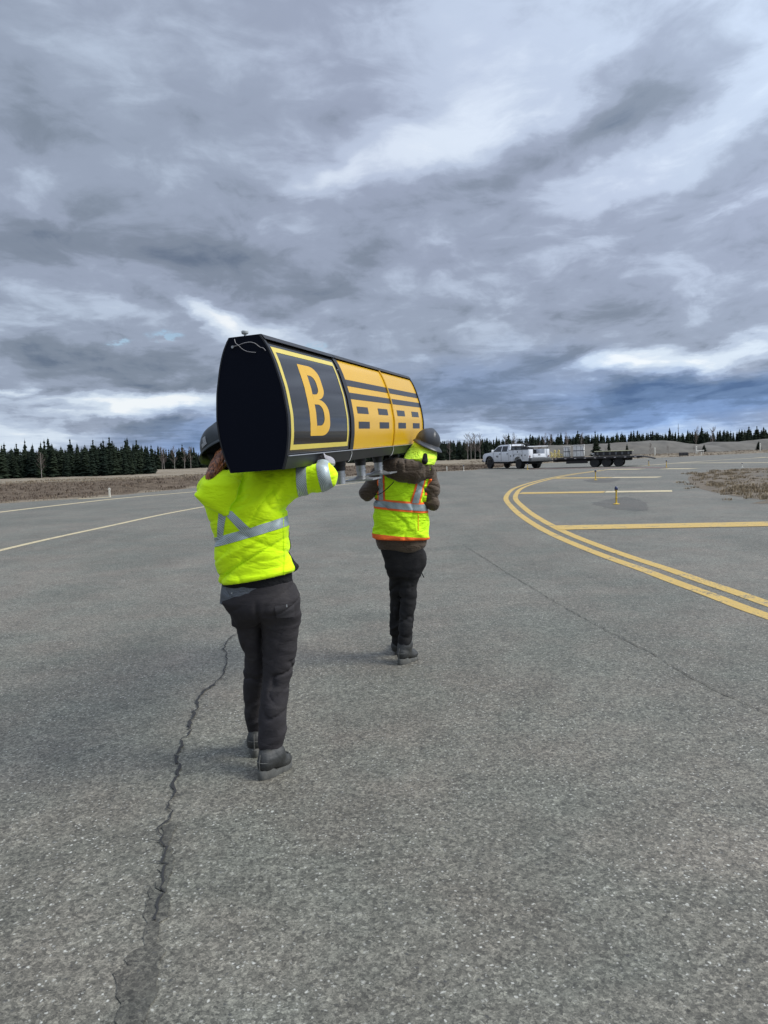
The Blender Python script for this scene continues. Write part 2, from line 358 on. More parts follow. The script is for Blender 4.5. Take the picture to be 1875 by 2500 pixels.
patch('crack_sealant', [cc(*p) for p in ((292,1430),(318,1468),(395,1468),(405,1545),(392,1610),(345,1640),(335,1700),(322,1745),(372,1790),(345,1850),(330,1960),(325,2060),(292,2110),(275,2190),(225,2290),(110,2290),(118,2200),(110,2100),(92,1925),(120,1905),(155,1885),(158,1840),(245,1770),(262,1720),(272,1640),(245,1565),(255,1520),(288,1500))], M_SEAL, .004, .006, .03)
patch('crack_sealant', [cc(*p) for p in ((352,1100),(430,1060),(445,1110),(405,1180),(440,1280),(430,1350),(390,1400),(395,1470),(330,1470),(362,1380),(350,1300),(372,1200))], M_SEAL, .0045, .008, .03)
ce = lambda cx, cy, rx, ry, n=14: [c8(cx+rx*math.cos(k*2*math.pi/n)*random.uniform(.85, 1.1), cy+ry*math.sin(k*2*math.pi/n)*random.uniform(.85, 1.1)) for k in range(n)]
patch('asphalt_patch', [c8(*p) for p in ((640,255),(700,243),(760,232),(830,222),(880,232),(955,255),(962,285),(955,302),(900,306),(830,298),(760,293),(700,278),(640,268))], M_OLD, .003, .03, .3)
patch('asphalt_patch', [c8(*p) for p in ((578,126),(640,117),(720,110.5),(800,113),(790,125),(740,137),(690,141),(620,136))], M_OLD, .003, .05, .5)
# ------------------------------------------------------------------ fields
TAB = RNG.random((64, 64, 64)).astype(np.float32)
def vn(p):
    """value noise, p (N,3) -> 0..1"""
    f = np.floor(p).astype(int); u = p-f; u = u*u*(3-2*u); f &= 63; g = (f+1) & 63
    x0, y0, z0 = f.T; x1, y1, z1 = g.T; a, b_, c = u.T
    L = lambda q, r, s: q*(1-s)+r*s
    return L(L(L(TAB[x0,y0,z0], TAB[x1,y0,z0], a), L(TAB[x0,y1,z0], TAB[x1,y1,z0], a), b_), L(L(TAB[x0,y0,z1], TAB[x1,y0,z1], a), L(TAB[x0,y1,z1], TAB[x1,y1,z1], a), b_), c)
def fbm(p, o=4):
    r = 0; a = .5; s = 0
    for k in range(o): r = r+a*vn(p*2.03**k+k*11.3); s += a; a *= .5
    return r/s
sm = lambda t_: np.clip(t_, 0, 1)**2*(3-2*np.clip(t_, 0, 1))
def terr(x, y):
    x = np.asarray(x, float); y = np.asarray(y, float); d = y-edge_y(x)
    left = 1-sm((x+4)/16)
    z = np.where(d < 0, -.05, 0) + sm(d/14)*(.42*left+.08) - sm((d-30)/45)*(.62*left)
    z = z + (fbm(np.stack([x*.35, y*.35, x*0], -1), 3)-.5)*.22*sm((d-.5)/5)
    z = z + sm((y-190)/300)*1.5*sm((x-20)/60)
    return np.where(d < .3, -.05, z)
gx = np.concatenate([-np.geomspace(75, 2500, 14)[::-1], np.linspace(-72, 130, 150), np.geomspace(134, 2500, 14)])
gy = np.concatenate([[-600, -200, -60, 0, 10], np.linspace(14, 130, 130), np.geomspace(133, 4500, 26)])
XX, YY = np.meshgrid(gx, gy); ZZ = terr(XX.ravel(), YY.ravel())
Vt = np.stack([XX.ravel(), YY.ravel(), ZZ], -1); nx = len(gx)
Ft = [(j*nx+i, j*nx+i+1, (j+1)*nx+i+1, (j+1)*nx+i) for j in range(len(gy)-1) for i in range(nx-1)]
def field_mat():
    m_ = bpy.data.materials.new('dry_field'); m_.use_nodes = True; t = NT(m_.node_tree); b_ = t.n['Principled BSDF']
    P = t.a('ShaderNodeNewGeometry').outputs['Position']
    a = t.noise(t.v('MULTIPLY', P, (1, .35, 1)), .22, 6, .65); c = t.noise(P, 2.4, 6, .7); f = t.noise(P, 19, 4, .7)
    s = t.a('ShaderNodeSeparateXYZ', {0: P}).outputs
    dd = t.a('ShaderNodeAttribute', attribute_name='bank').outputs['Fac']
    col = t.mix(t.rng(a, .35, .65, 0, 1, 'SMOOTHSTEP'), (.19, .155, .108), (.25, .215, .16))
    brn = t.mix(t.rng(c, .35, .65, 0, 1), (.088, .066, .045), (.135, .105, .075))
    col = t.mix(t.rng(t.m('ADD', dd, t.m('MULTIPLY', t.m('SUBTRACT', a, .5), .8)), .3, .6, 0, 1), col, brn)
    col = t.v('SCALE', col, sc=t.m('MULTIPLY', t.rng(c, .3, .7, .72, 1.2), t.rng(f, .3, .7, .75, 1.25)))
    t.l.new(col, b_.inputs['Base Color']); b_.inputs['Roughness'].default_value = 1; b_.inputs['Specular IOR Level'].default_value = .1
    t.l.new(t.a('ShaderNodeBump', {'Height': t.m('ADD', c, t.m('MULTIPLY', f, .4)), 'Strength': .8, 'Distance': .12}).outputs[0], b_.inputs['Normal'])
    return m_
me = pym('field', Vt, Ft); at = me.attributes.new('bank', 'FLOAT', 'POINT')
dE = YY.ravel()-edge_y(XX.ravel()); bank = np.where(XX.ravel() < 14, sm((dE-.8)/2)*(1-sm((dE-15)/8)), .35*sm(dE/10)*(1-sm((dE-40)/50)))
at.data.foreach_set('value', bank.astype(np.float32)); M_FIELD = field_mat()
tag(link('field', me, M_FIELD, smooth=180), kind='structure')
def blades(name, spots, hgt, n, m_, spread=.12, wid=.012):
    V = []; F = []
    for (x, y, z, s) in spots:
        for k in range(n):
            a = random.uniform(0, 6.28); r_ = random.uniform(0, spread)*s; h = hgt*s*random.uniform(.5, 1.15); l = random.uniform(.15, .8)*h
            bx, by = x+math.cos(a)*r_, y+math.sin(a)*r_; a2 = a+random.uniform(-.6, .6); q = random.uniform(0, 3.14); wx, wy = math.cos(q)*wid*s, math.sin(q)*wid*s
            i = len(V)
            V += [(bx-wx, by-wy, z-.01), (bx+wx, by+wy, z-.01), (bx+math.cos(a2)*l*.4+wx*.7, by+math.sin(a2)*l*.4+wy*.7, z+h*.7), (bx+math.cos(a2)*l*.4-wx*.7, by+math.sin(a2)*l*.4-wy*.7, z+h*.7), (bx+math.cos(a2)*l, by+math.sin(a2)*l, z+h*.82)]
            F += [(i, i+1, i+2, i+3), (i+3, i+2, i+4)]
    return tag(link(name, pym(name, V, F), m_), kind='stuff')
M_GR1 = mat('dry_grass', (.21, .165, .11), .9, var=.45, vs=1.5); M_GR2 = mat('brown_heath', (.11, .08, .055), .95, var=.5, vs=1.2); M_GR3 = mat('pale_tuft', (.25, .195, .12), .9, var=.55, vs=3)
sp = []; sp2 = []
for k in range(5200):
    x = random.uniform(-42, 12); d = random.uniform(.3, 26)**1.0; y = float(edge_y(x))+d
    (sp2 if (1.0 < d < 13 and random.random() < .8) else sp).append((x, y, float(terr(x, y)), random.uniform(.6, 1.4)))
for k in range(1800):
    x = random.uniform(12, 75); y = float(edge_y(x))+random.uniform(.3, 45); (sp if random.random() < .6 else sp2).append((x, y, float(terr(x, y)), random.uniform(.8, 1.6)))
blades('dry_grass', sp, .08, 8, M_GR1, .3, .014); blades('brown_heath', sp2, .12, 8, M_GR2, .32, .016)
# island of gravel and grass at the right
isl = [G(1679, 1168), G(1684, 1178), G(1704, 1191), G(1733, 1199.5), G(1766, 1206), G(1810, 1213.5), G(1875, 1222), G(1960, 1229), Vector((24, 17.5, 0)), Vector((34, 20, 0)), Vector((40, 34, 0)), Vector((36, 44, 0)), G(1875, 1143), G(1830, 1143), G(1775, 1146.5), G(1740, 1150), G(1700, 1156), G(1686, 1161)]
bd = crom(isl+[isl[0]], 5)[:-1]; cen = Vector((25, 31, 0)); NR = 22; V = []; F = []; av = []
for j in range(NR+1):
    r_ = j/NR
    for p in bd:
        q = cen.lerp(p, r_); hz = .11*(1-r_**6)+.004; V.append((q.x, q.y, hz)); av.append(r_)
V = np.array(V); n0 = (fbm(np.c_[V[:, :2]*1.6, V[:, 2]*0], 4)-.5); V[:, 2] += n0*.16*(1-np.array(av)**8)
nb = len(bd)
for j in range(NR):
    for i in range(nb): F.append((j*nb+i, (j+1)*nb+i, (j+1)*nb+(i+1) % nb, j*nb+(i+1) % nb))
me = pym('gravel_island', V, F); at = me.attributes.new('rim', 'FLOAT', 'POINT'); at.data.foreach_set('value', np.array(av, np.float32))
m_ = bpy.data.materials.new('island_ground'); m_.use_nodes = True; t = NT(m_.node_tree); b_ = t.n['Principled BSDF']
P = t.a('ShaderNodeNewGeometry').outputs['Position']; c = t.noise(P, 1.4, 6, .7); f = t.noise(P, 25, 3, .7)
rm = t.a('ShaderNodeAttribute', attribute_name='rim').outputs['Fac']
k_ = t.rng(t.m('ADD', rm, t.m('MULTIPLY', t.m('SUBTRACT', c, .5), .7)), .62, .8, 0, 1, 'SMOOTHSTEP')
col = t.mix(k_, (.085, .083, .074), t.mix(t.rng(c, .35, .65, 0, 1), (.085, .066, .044), (.15, .12, .08)))
t.l.new(t.v('SCALE', col, sc=t.rng(f, .3, .7, .7, 1.3)), b_.inputs['Base Color']); b_.inputs['Roughness'].default_value = 1
t.l.new(t.a('ShaderNodeBump', {'Height': t.m('ADD', c, t.m('MULTIPLY', f, .3)), 'Strength': .7, 'Distance': .05}).outputs[0], b_.inputs['Normal'])
tag(link('gravel_island', me, m_, smooth=180), kind='structure')
tf = []; tb = []
for k in range(620):
    p = random.choice(bd); q = cen.lerp(p, random.uniform(.72, .985)); q += Vector((random.gauss(0, .4), random.gauss(0, .4), 0))
    if q.y > 44 or q.x > 34: continue
    tf.append((q.x, q.y, .06, random.uniform(.5, 1.5)))
for k in range(260):
    q = cen+Vector((random.uniform(-6, 10), random.uniform(-9, 8), 0)); tb.append((q.x, q.y, .09, random.uniform(.5, 1.1)))
blades('grass_tufts', tf, .085, 30, M_GR3, .17, .009); blades('grass_tufts', tb, .06, 12, M_GR3, .2, .009)
# ------------------------------------------------------------------ gravel hills behind the runway
def hill(name, prof, D, dep, m_):
    pts = [W(px, py, D) for px, py in prof]; X_ = np.array([p.x for p in pts]); H_ = np.array([p.z for p in pts])
    hx = np.linspace(X_[0], X_[-1], 90); hv = np.linspace(-1, 1, 17); V = []; F = []
    for j, v_ in enumerate(hv):
        for i, x in enumerate(hx):
            b0 = float(terr(x, D+v_*dep)) - .15; h = np.interp(x, X_, H_)
            f_ = math.cos(v_*math.pi/2)**.8 if abs(v_) < 1 else 0
            V.append((x, D+v_*dep, b0+(max(h-b0, 0))*f_))
    V = np.array(V); V[:, 2] += (fbm(V*np.array([.5, .5, 0]), 4)-.5)*.35
    F = [(j*90+i, j*90+i+1, (j+1)*90+i+1, (j+1)*90+i) for j in range(16) for i in range(89)]
    return tag(link(name, pym(name, V, F), m_, smooth=180), kind='structure')
M_GRAV = mat('grey_gravel', (.10, .092, .075), 1, var=.3, vs=.35, bump=.8, bs=3, dirt=(.12, .10, .075), dsc=.25, damt=.6)
hill('gravel_hill', [(1240, 1098), (1290, 1090), (1350, 1087), (1420, 1086), (1500, 1081), (1560, 1077), (1600, 1075.5), (1640, 1077), (1670, 1082), (1700, 1086), (1730, 1087)], 150, 11, M_GRAV)
hill('gravel_hill', [(1700, 1088), (1740, 1079), (1775, 1078.5), (1808, 1079), (1830, 1075), (1855, 1073), (1900, 1070), (1960, 1068), (2100, 1068)], 165, 12, M_GRAV)
# ------------------------------------------------------------------ trees
M_SPR = bpy.data.materials.new('spruce_needles'); M_SPR.use_nodes = True; t = NT(M_SPR.node_tree); b_ = t.n['Principled BSDF']
oi = t.a('ShaderNodeObjectInfo').outputs['Random']; P = t.a('ShaderNodeNewGeometry').outputs['Position']
cl = t.mix(oi, (.009, .016, .010), (.017, .025, .013)); cl = t.v('SCALE', cl, sc=t.rng(t.noise(P, 1.3, 4, .7), .3, .7, .55, 1.5))
t.l.new(cl, b_.inputs['Base Color']); b_.inputs['Roughness'].default_value = .9; b_.inputs['Specular IOR Level'].default_value = .15
M_BARK = mat('spruce_bark', (.10, .085, .07), .95, var=.3); M_BIR = mat('birch_bark', (.30, .27, .24), .9, var=.35); M_TWIG = mat('bare_twigs', (.13, .10, .085), .95, var=.3)
def spruce_meshes(seed):
    rd = random.Random(seed); V = []; F = []; H = 1.0; lv = 30
    slim = rd.uniform(.8, 1.25)
    for l in range(lv):
        u = (l+rd.uniform(-.3, .3))/lv; z = .03+.95*u; prof = (1-u)**.75*(.6+.4*min(1, u*7)); rad = .17*slim*prof*rd.uniform(.7, 1.25)+.006
        if u > .8: rad *= rd.choice((.6, 1.3, 1.0))
        nb_ = 9 if u < .7 else 6
        for k in range(nb_):
            if rd.random() < .1: continue
            a = k*6.283/nb_+l*1.3+rd.uniform(-.3, .3); L = rad*rd.uniform(.65, 1.25); dz = -L*rd.uniform(.1, .55); wd = L*rd.uniform(.3, .5)+.004
            c_, s_ = math.cos(a), math.sin(a); i = len(V); th = .016*rd.uniform(.7, 1.6)*(1.2-u*.6)
            V += [(0, 0, z+th), (c_*L*.55-s_*wd, s_*L*.55+c_*wd, z+dz*.5-th), (c_*L, s_*L, z+dz), (c_*L*.55+s_*wd, s_*L*.55-c_*wd, z+dz*.5-th), (c_*L*.5, s_*L*.5, z+dz*.35+th), (c_*L*.45, s_*L*.45, z+dz*.5-th*2.6)]
            F += [(i, i+1, i+4), (i+1, i+2, i+4), (i+2, i+3, i+4), (i+3, i, i+4), (i, i+5, i+1), (i+2, i+5, i+3)]
    i = len(V); V += [(.006, 0, .93), (-.004, .005, .93), (-.004, -.005, .93), (rd.uniform(-.006, .006), 0, 1.03)]; F += [(i, i+1, i+3), (i+1, i+2, i+3), (i+2, i, i+3)]
    cm = pym('crown', V, F); cm.materials.append(M_SPR)
    tb_ = MB().tube([(0, 0, -.02), (0, 0, .4), (0, 0, .97)], [.016, .010, .002], 6); o = tb_.build('trunk', M_BARK); tm = o.data; bpy.data.objects.remove(o)
    return cm, tm
SPR = [spruce_meshes(k) for k in range(9)]
def place_spruce(x, y, h, label, group=None, wid=1.0):
    cm, tm = random.choice(SPR)
    r_ = empty('spruce_tree', (x, y, float(terr(x, y))), label, 'tree', group, random.uniform(0, 6.28))
    r_.scale = (h*wid, h*wid, h); link('trunk', tm, None, r_); link('crown', cm, None, r_)
    return r_
def wood(px0, px1, D0, D1, rows, step, h0, h1, label, group):
    for r_ in range(rows):
        D = D0+(D1-D0)*r_/max(1, rows-1); xa, xb = (px0-937)/FPX*D, (px1-937)/FPX*D
        n = int((xb-xa)/step)
        for k in range(n):
            x = xa+(k+random.uniform(.0, .9))*(xb-xa)/n
            h = random.uniform(h0, h1)*(1.0+.05*r_)*random.choice((.82, 1, 1, 1.06, 1.2))
            place_spruce(x, D+random.uniform(-2, 2), h, label, group, random.uniform(.9, 1.2))
wood(-60, 372, 112, 122, 3, .78, 3.7, 4.7, 'dark green spruce in the dense wood beyond the dry grass at left', 'spruces in the left wood')
wood(372, 520, 178, 186, 2, 1.0, 4.0, 5.0, 'smaller distant spruce in the far row just left of the nearer worker', 'spruces in the far row')
wood(560, 1010, 178, 186, 1, 1.9, 3.6, 4.6, 'distant spruce in the row behind the carried sign', 'spruces behind the sign')
wood(1035, 1310, 150, 158, 2, 1.05, 3.2, 4.3, 'dark spruce in the wood behind the white truck', 'spruces behind the truck')
wood(1290, 1960, 196, 215, 2, 1.45, 3.9, 5.2, 'dark spruce in the row on the horizon beyond the grey gravel hills', 'spruces beyond the gravel hills')
def forest_mass(name, x0, x1, D0, D1, n, h0, h1):
    Vs = []; Fs = []; o = 0
    base = [(np.array([v.co[:] for v in m_[0].vertices], np.float32), [tuple(p.vertices) for p in m_[0].polygons]) for m_ in SPR[:5]]
    for k in range(n):
        D = random.uniform(D0, D1); x = random.uniform((x0-937)/FPX*D, (x1-937)/FPX*D); h = random.uniform(h0, h1); a = random.uniform(0, 6.28)
        v, f = random.choice(base); ww = h*random.uniform(.9, 1.25)
        Vs.append(np.c_[x+ww*(v[:, 0]*math.cos(a)-v[:, 1]*math.sin(a)), D+ww*(v[:, 0]*math.sin(a)+v[:, 1]*math.cos(a)), float(terr(x, D))+h*v[:, 2]])
        Fs += [tuple(i+o for i in q) for q in f]; o += len(v)
    me = bpy.data.meshes.new(name); V_ = np.concatenate(Vs); me.from_pydata(V_.tolist(), [], Fs); return tag(link(name, me, M_SPR), kind='stuff')
forest_mass('distant_forest', -70, 368, 114, 134, 420, 3.7, 4.6)
forest_mass('distant_forest', 366, 1015, 184, 200, 200, 3.6, 4.9)
forest_mass('distant_forest', 1030, 1320, 156, 172, 190, 3.2, 4.3)
forest_mass('distant_forest', 1285, 1990, 212, 232, 420, 4.0, 5.4)
for (px, D, h, wd, lb) in ((1456, 118, 3.2, 2.1, 'broad dark spruce standing in front of the gravel hill above the trailer wheels'), (1487, 118, 2.9, 1.1, 'narrow dark spruce just right of the broad one above the trailer'),
        (1531, 118, 1.95, 1.6, 'small lone spruce on the pale slope above the trailer ramps'), (1719, 140, 1.5, 1.7, 'little dark spruce in the dip between the two gravel hills'), (1852, 150, 1.7, 2.0, 'small bushy spruce before the hill at the far right'),
        (1240, 128, 3.6, 1.5, 'tall dark spruce standing forward of the wood directly behind the truck cab')):
    p = G(px, 1120); x = p.x/p.y*D; place_spruce(x, D, h, lb, None, wd)
def birch_mesh(seed, H):
    rd = random.Random(seed); mb = MB(); tw = MB()
    mb.tube([(0, 0, -.1), (rd.uniform(-.1, .1), 0, H*.45), (rd.uniform(-.2, .2), 0, H)], [.055, .04, .012], 5)
    for k in range(34):
        z = H*rd.uniform(.25, .97); a = rd.uniform(0, 6.28); L = H*.26*rd.uniform(.5, 1)*(1.15-z/H*.6)
        p0 = Vector((0, 0, z)); p1 = p0+Vector((math.cos(a)*L*.5, math.sin(a)*L*.5, L*.55)); p2 = p1+Vector((math.cos(a)*L*.3, math.sin(a)*L*.3, L*.55))
        tw.tube([p0, p1, p2], [.022, .014, .006], 3)
        for q in range(5):
            s_ = p0.lerp(p2, rd.uniform(.3, .95)); a3 = a+rd.uniform(-1.4, 1.4); l3 = L*rd.uniform(.25, .5)
            tw.tube([s_, s_+Vector((math.cos(a3)*l3, math.sin(a3)*l3, l3*rd.uniform(.4, 1.1)))], [.012, .005], 3, False)
    a = mb.build('trunk', M_BIR); b_ = tw.build('crown', M_TWIG); r_ = (a.data, b_.data); bpy.data.objects.remove(a); bpy.data.objects.remove(b_); return r_
BIR = [birch_mesh(k, 4.6) for k in range(4)]
def birch(px, D, h, lb, grp=None):
    p = G(px, 1120); x = p.x/p.y*D; tm, cm = random.choice(BIR)
    r_ = empty('bare_birch', (x, D, float(terr(x, D))), lb, 'tree', grp, random.uniform(0, 6)); r_.scale = (h/4.6,)*3
    link('trunk', tm, None, r_); link('crown', cm, None, r_)
birch(99, 109, 3.6, 'pale forked bare birch at the front edge of the left spruce wood')
for px, D, h in ((1098, 147, 3.6), (1142, 147, 4.7), (1150, 149, 4.6), (1160, 147, 4.9), (1172, 148, 4.6), (1235, 147, 4.4), (1258, 148, 4.6), (1330, 190, 5.2), (1345, 190, 5.0), (1385, 190, 5.3), (1420, 190, 5.2), (1700, 190, 5.6), (1740, 190, 5.6)):
    birch(px, D, h, 'grey brown leafless birch among the spruces on the right half', 'bare birches among the spruces')
for px, D, h in ((400, 175, 4.6), (425, 175, 4.9), (450, 175, 4.7), (465, 176, 4.9), (395, 176, 5)):
    birch(px, D, h, 'leafless birch in the far row just left of the nearer worker', 'bare birches in the far row')
for px, D, h, lb in ((1589, 130, 1.9, 'brown leafless shrub on the slope between trailer and mast'), (1630, 130, 1.5, 'low spreading leafless shrub on the gravel slope below the mast'), (1478, 116, 1.4, 'leafless shrub at the foot of the narrow spruce'), (1318, 96, 2.2, 'leafless shrub showing above the open truck bed'), (1695, 132, 1.3, 'small leafless shrub left of the little spruce in the dip')):
    birch(px, D, h, lb)

# ------------------------------------------------------------------ carried airfield sign
SN = 3.5
sb0 = W(628, 1150.5, SN); sa = ray(1431, 1045); st1 = W(597, 821, SN)
st1 = W(597, 821, SN - (st1-sb0).dot(sa)/max(.2, sa.y)); sup = (st1-sb0); SH = sup.length; sup = (sup-sa*sup.dot(sa)).normalized(); srt = sa.cross(sup).normalized()
SM = Matrix((srt, sa, sup)).transposed().to_4x4(); SM.translation = sb0
SL = 2.97
hz_ = np.array([0, .1, .25, .4, .6, .8, .92, 1.0]); hw_ = np.array([.127, .150, .168, .173, .160, .131, .105, .073])
zz_ = np.linspace(0, 1, 41); hh_ = np.interp(zz_, hz_, hw_)
for _ in range(3): hh_[1:-1] = .25*hh_[:-2]+.5*hh_[1:-1]+.25*hh_[2:]
def hw(z): return float(np.interp(z, zz_, hh_))
def FP(u, v, off, side=1):
    z = (1-v); w0 = hw(z); e = .01; dz = (hw(min(1, z+e))-hw(max(0, z-e)))/(2*e*SH); n = Vector((1, 0, -dz)).normalized()
    return Vector((side*(w0+n.x*off), u*SL/3, z*SH+n.z*off))
M_SBLK = mat('sign_black_metal', (.008, .009, .011), .5, var=.25, vs=9, dirt=(.03, .03, .03), dsc=14, damt=.25)
M_SEND = mat('sign_end_navy', (.002, .0035, .009), .7, spec=.12)
M_GLOSS = mat('black_face', (.013, .013, .013), .09, spec=.55, var=.1)
M_SY = mat('yellow_face', (.66, .375, .009), .24, var=.04, vs=3, spec=.55, dirt=(.55, .33, .03), dsc=3, damt=.25); M_SYB = mat('yellow_border', (.62, .50, .09), .3, var=.05)
M_STR = mat('dark_grey_marking', (.014, .0135, .0135), .3)
M_ZINC = mat('galvanised_steel', (.42, .43, .43), .42, .75, var=.18, vs=22); M_RUB = mat('black_collar', (.012, .012, .012), .5); M_WIRE = mat('grey_wire', (.24, .23, .22), .5)
sign = empty('airfield_sign', sb0, 'long black and yellow airfield sign with letter B carried on the shoulders of two workers', 'sign')
sign.matrix_world = SM
def sgrid(name, u0, u1, v0, v1, off, m_, parent, side=1, nu=2, nv=28, depth=0):
    V = []; F = []
    for j in range(nv+1):
        for i in range(nu+1): V.append(FP(u0+(u1-u0)*i/nu, v0+(v1-v0)*j/nv, off, side))
    for j in range(nv):
        for i in range(nu):
            q = (j*(nu+1)+i, (j+1)*(nu+1)+i, (j+1)*(nu+1)+i+1, j*(nu+1)+i+1); F.append(q if side > 0 else q[::-1])
    return link(name, pym(name, V, F), m_, parent, smooth=60)
# solid end panels with a small folded rim
def end_panel(y0, y1):
    P = [(hw(z)+.002, z*SH) for z in zz_]; poly = [(x, z) for x, z in P]+[(-x, z) for x, z in P[::-1]]
    return MB().prism(poly, y0, y1).build('end_panel', M_SEND, sign, 30)
end_panel(-.004, .002); end_panel(SL-.002, SL+.004)
for y0, y1 in ((-.0055, .014), (SL-.014, SL+.0055)):       # folded rim
    mb = MB()
    for s_ in (1, -1):
        pts = [(s_*(hw(z)+.0035), z*SH) for z in zz_]
        for (xa, za), (xb, zb) in zip(pts, pts[1:]): mb.b.faces.new([mb.b.verts.new(p) for p in ((xa, y0, za), (xb, y0, zb), (xb, y1, zb), (xa, y1, za))])
        ins = [(s_*(hw(z)-.004), z*SH) for z in zz_]
        for k in range(len(pts)-1): mb.b.faces.new([mb.b.verts.new(p) for p in ((pts[k][0], y0, pts[k][1]), (pts[k+1][0], y0, pts[k+1][1]), (ins[k+1][0], y0-.0006, ins[k+1][1]), (ins[k][0], y0-.0006, ins[k][1]))])
    mb.build('end_rim', M_SBLK, sign, 40)
mb = MB(); top = hw(1)                                        # top rail: lid with down-turned lips standing proud of the faces
mb.box((0, SL/2, SH-.004), (2*top+.012, SL-.004, .014), bev=.003)
for s_ in (1, -1):
    for k in range(3):
        a, b_ = FP(k, .0, .007, s_), FP(k, .040, .009, s_); L = SL/3
        for off in (0,):
            q = [a+Vector((0, .004, 0)), b_+Vector((0, .004, 0)), b_+Vector((0, L-.004, 0)), a+Vector((0, L-.004, 0))]
            mb.face(q); q2 = [p-Vector((s_*.008, 0, 0)) for p in q]; mb.face(q2[::-1]); mb.face([q[1], q2[1], q2[2], q[2]])
mb.build('top_rail', M_SBLK, sign, 30)
mb = MB()                                                     # bottom rail, a deep tray
P = [(hw(z*.095)+.006, z*.095*SH) for z in (0, .33, .66, 1.0)]
mb.prism([(x, z) for x, z in P]+[(-x, z) for x, z in P[::-1]], .003, SL-.003).build('bottom_rail', M_SBLK, sign, 30)
mb = MB()
for s_ in (1, -1): mb.box((s_*(hw(.1)+.0085), SL/2, .0965*SH), (.007, SL-.01, .004))
mb.build('rail_edge', mat('bare_aluminium_edge', (.45, .46, .47), .35, .6), sign)
PT, PB = .040, .905
for k in range(3):
    for s_ in (1, -1):
        if k == 0:
            f = sgrid('face_panel', 0.012, .965, PT, PB, -.004, M_GLOSS, sign, s_)
        else: f = sgrid('face_panel', k+(.03 if k == 1 else .004), k+1-.004 if k == 1 else k+.985, PT, PB, -.004, M_SY, sign, s_)
        if s_ < 0: continue
        pv = lambda a: PT+(PB-PT)*a
        if k == 0:
            B0, B1, T0, T1 = .042, .925, .05, .952
            wu, wv = .034, .045
            for (a, b_, c, d) in ((B0, B1, T0, T0+wv), (B0, B1, T1-wv, T1), (B0, B0+wu, T0+wv, T1-wv), (B1-wu*.75, B1, T0+wv, T1-wv)):
                sgrid('border', a, b_, pv(c), pv(d), -.0028, M_SYB, f, 1)
            # letter B out of curved strips
            def ringpts(u0, u1, v0, v1, ru, rv, n=12):
                p = [(u0, v0)]
                p += [(u1-ru+ru*math.sin(q*math.pi/2/n), v0+rv-rv*math.cos(q*math.pi/2/n)) for q in range(n+1)]
                p += [(u1-ru+ru*math.cos(q*math.pi/2/n), v1-rv+rv*math.sin(q*math.pi/2/n)) for q in range(n+1)]
                p += [(u0, v1)]; return p
            V = []; F = []
            def dense(path, m=6):
                o = []
                for (a, b_), (c, d) in zip(path, path[1:]): o += [(a+(c-a)*q/m, b_+(d-b_)*q/m) for q in range(m)]
                return o+[path[-1]]
            def strip(A, B_):
                A = dense(A); B_ = dense(B_); i0 = len(V)
                for (a, b_), (c, d) in zip(A, B_): V.append(FP(a, pv(b_), -.0028)); V.append(FP(c, pv(d), -.0028))
                for q in range(len(A)-1): F.append((i0+2*q, i0+2*q+1, i0+2*q+3, i0+2*q+2))
            u0, u1, vt, vb = .30, .60, .165, .835; sw, sv = .095, .095
            vm = vt+(vb-vt)*.485
            for (a, b_, top_) in ((vt, vm, 1), (vm, vb, 0)):
                u1_ = u1-.018*top_
                out = ringpts(u0+sw, u1_, a, b_, .13, (b_-a)*.36)
                i_a = a+sv if top_ else a+sv*.5; i_b = b_-sv*.5 if top_ else b_-sv
                inn = ringpts(u0+sw, u1_-.085, i_a, i_b, .07, (i_b-i_a)*.38)
                strip(out, inn)
            strip([(u0, vt), (u0, vb)], [(u0+sw, vt), (u0+sw, vb)])
            strip([(u0, vt), (u0, vb)], [(u0+sw, vt), (u0+sw, vb)]) if 0 else None
            link('letter', pym('letter', V, F), M_SY, f, smooth=60)
        else:
            a0, a1 = (k+.03, k+1-.004) if k == 1 else (k+.004, k+.985)
            for c, d in ((.223, .296), (.370, .442)): sgrid('stripe', a0+.003, a1-.003, pv(c), pv(d), -.0028, M_STR, f, 1, nv=6)
            for c, d in ((.520, .598), (.690, .768)):
                for a, b_ in ((.13, .37), (.61, .86)): sgrid('dash_mark', k+a, k+b_, pv(c), pv(d), -.0028, M_STR, f, 1, nv=6)
sgrid('joint_gasket', .965, 1.030, .03, .94, .001, M_SBLK, sign, 1); sgrid('joint_gasket', .965, 1.030, .03, .94, .001, M_SBLK, sign, -1)
for s_ in (1, -1):
    mb = MB()
    for kk in (2.0,):
        for q in range(24): 
            a, b_ = FP(kk, .03+q*.0365, .001, s_), FP(kk, .03+(q+1)*.0365, .001, s_); mb.tube([a, b_], .006, 6)
    mb.build('joint_rib', M_SY, sign)
sgrid('end_gasket', 2.985, 2.997, .03, .94, .0, M_SBLK, sign, 1)
for i, (s_, hc, hp, fl) in enumerate(((1.20, .062, .08, 0), (1.65, .05, .088, 1), (2.10, .05, .075, 1), (2.58, .05, .08, 1))):
    lg = empty('support_leg', (0, 0, 0)); lg.parent = sign; lg.location = (.0, s_, 0)
    MB().lathe([(.040, .0), (.040, -hc*.5), (.036, -hc*.55), (.036, -hc)], n=20).build('collar', M_RUB, lg, 40)
    MB().lathe([(.031, -hc), (.031, -hc-hp*.25), (.034, -hc-hp*.27), (.034, -hc-hp*.4), (.030, -hc-hp*.42), (.030, -hc-hp)], n=20).build('pipe', M_ZINC, lg, 40)
    if fl:
        b_ = MB(); b_.box((0, 0, -hc-hp-.006), (.215, .215, .010), bev=.002); b_.lathe([(.030, -hc-hp+.018), (.072, -hc-hp-.002), (.098, -hc-hp-.004)], n=20)
        b_.build('flange', M_ZINC, lg, 30)
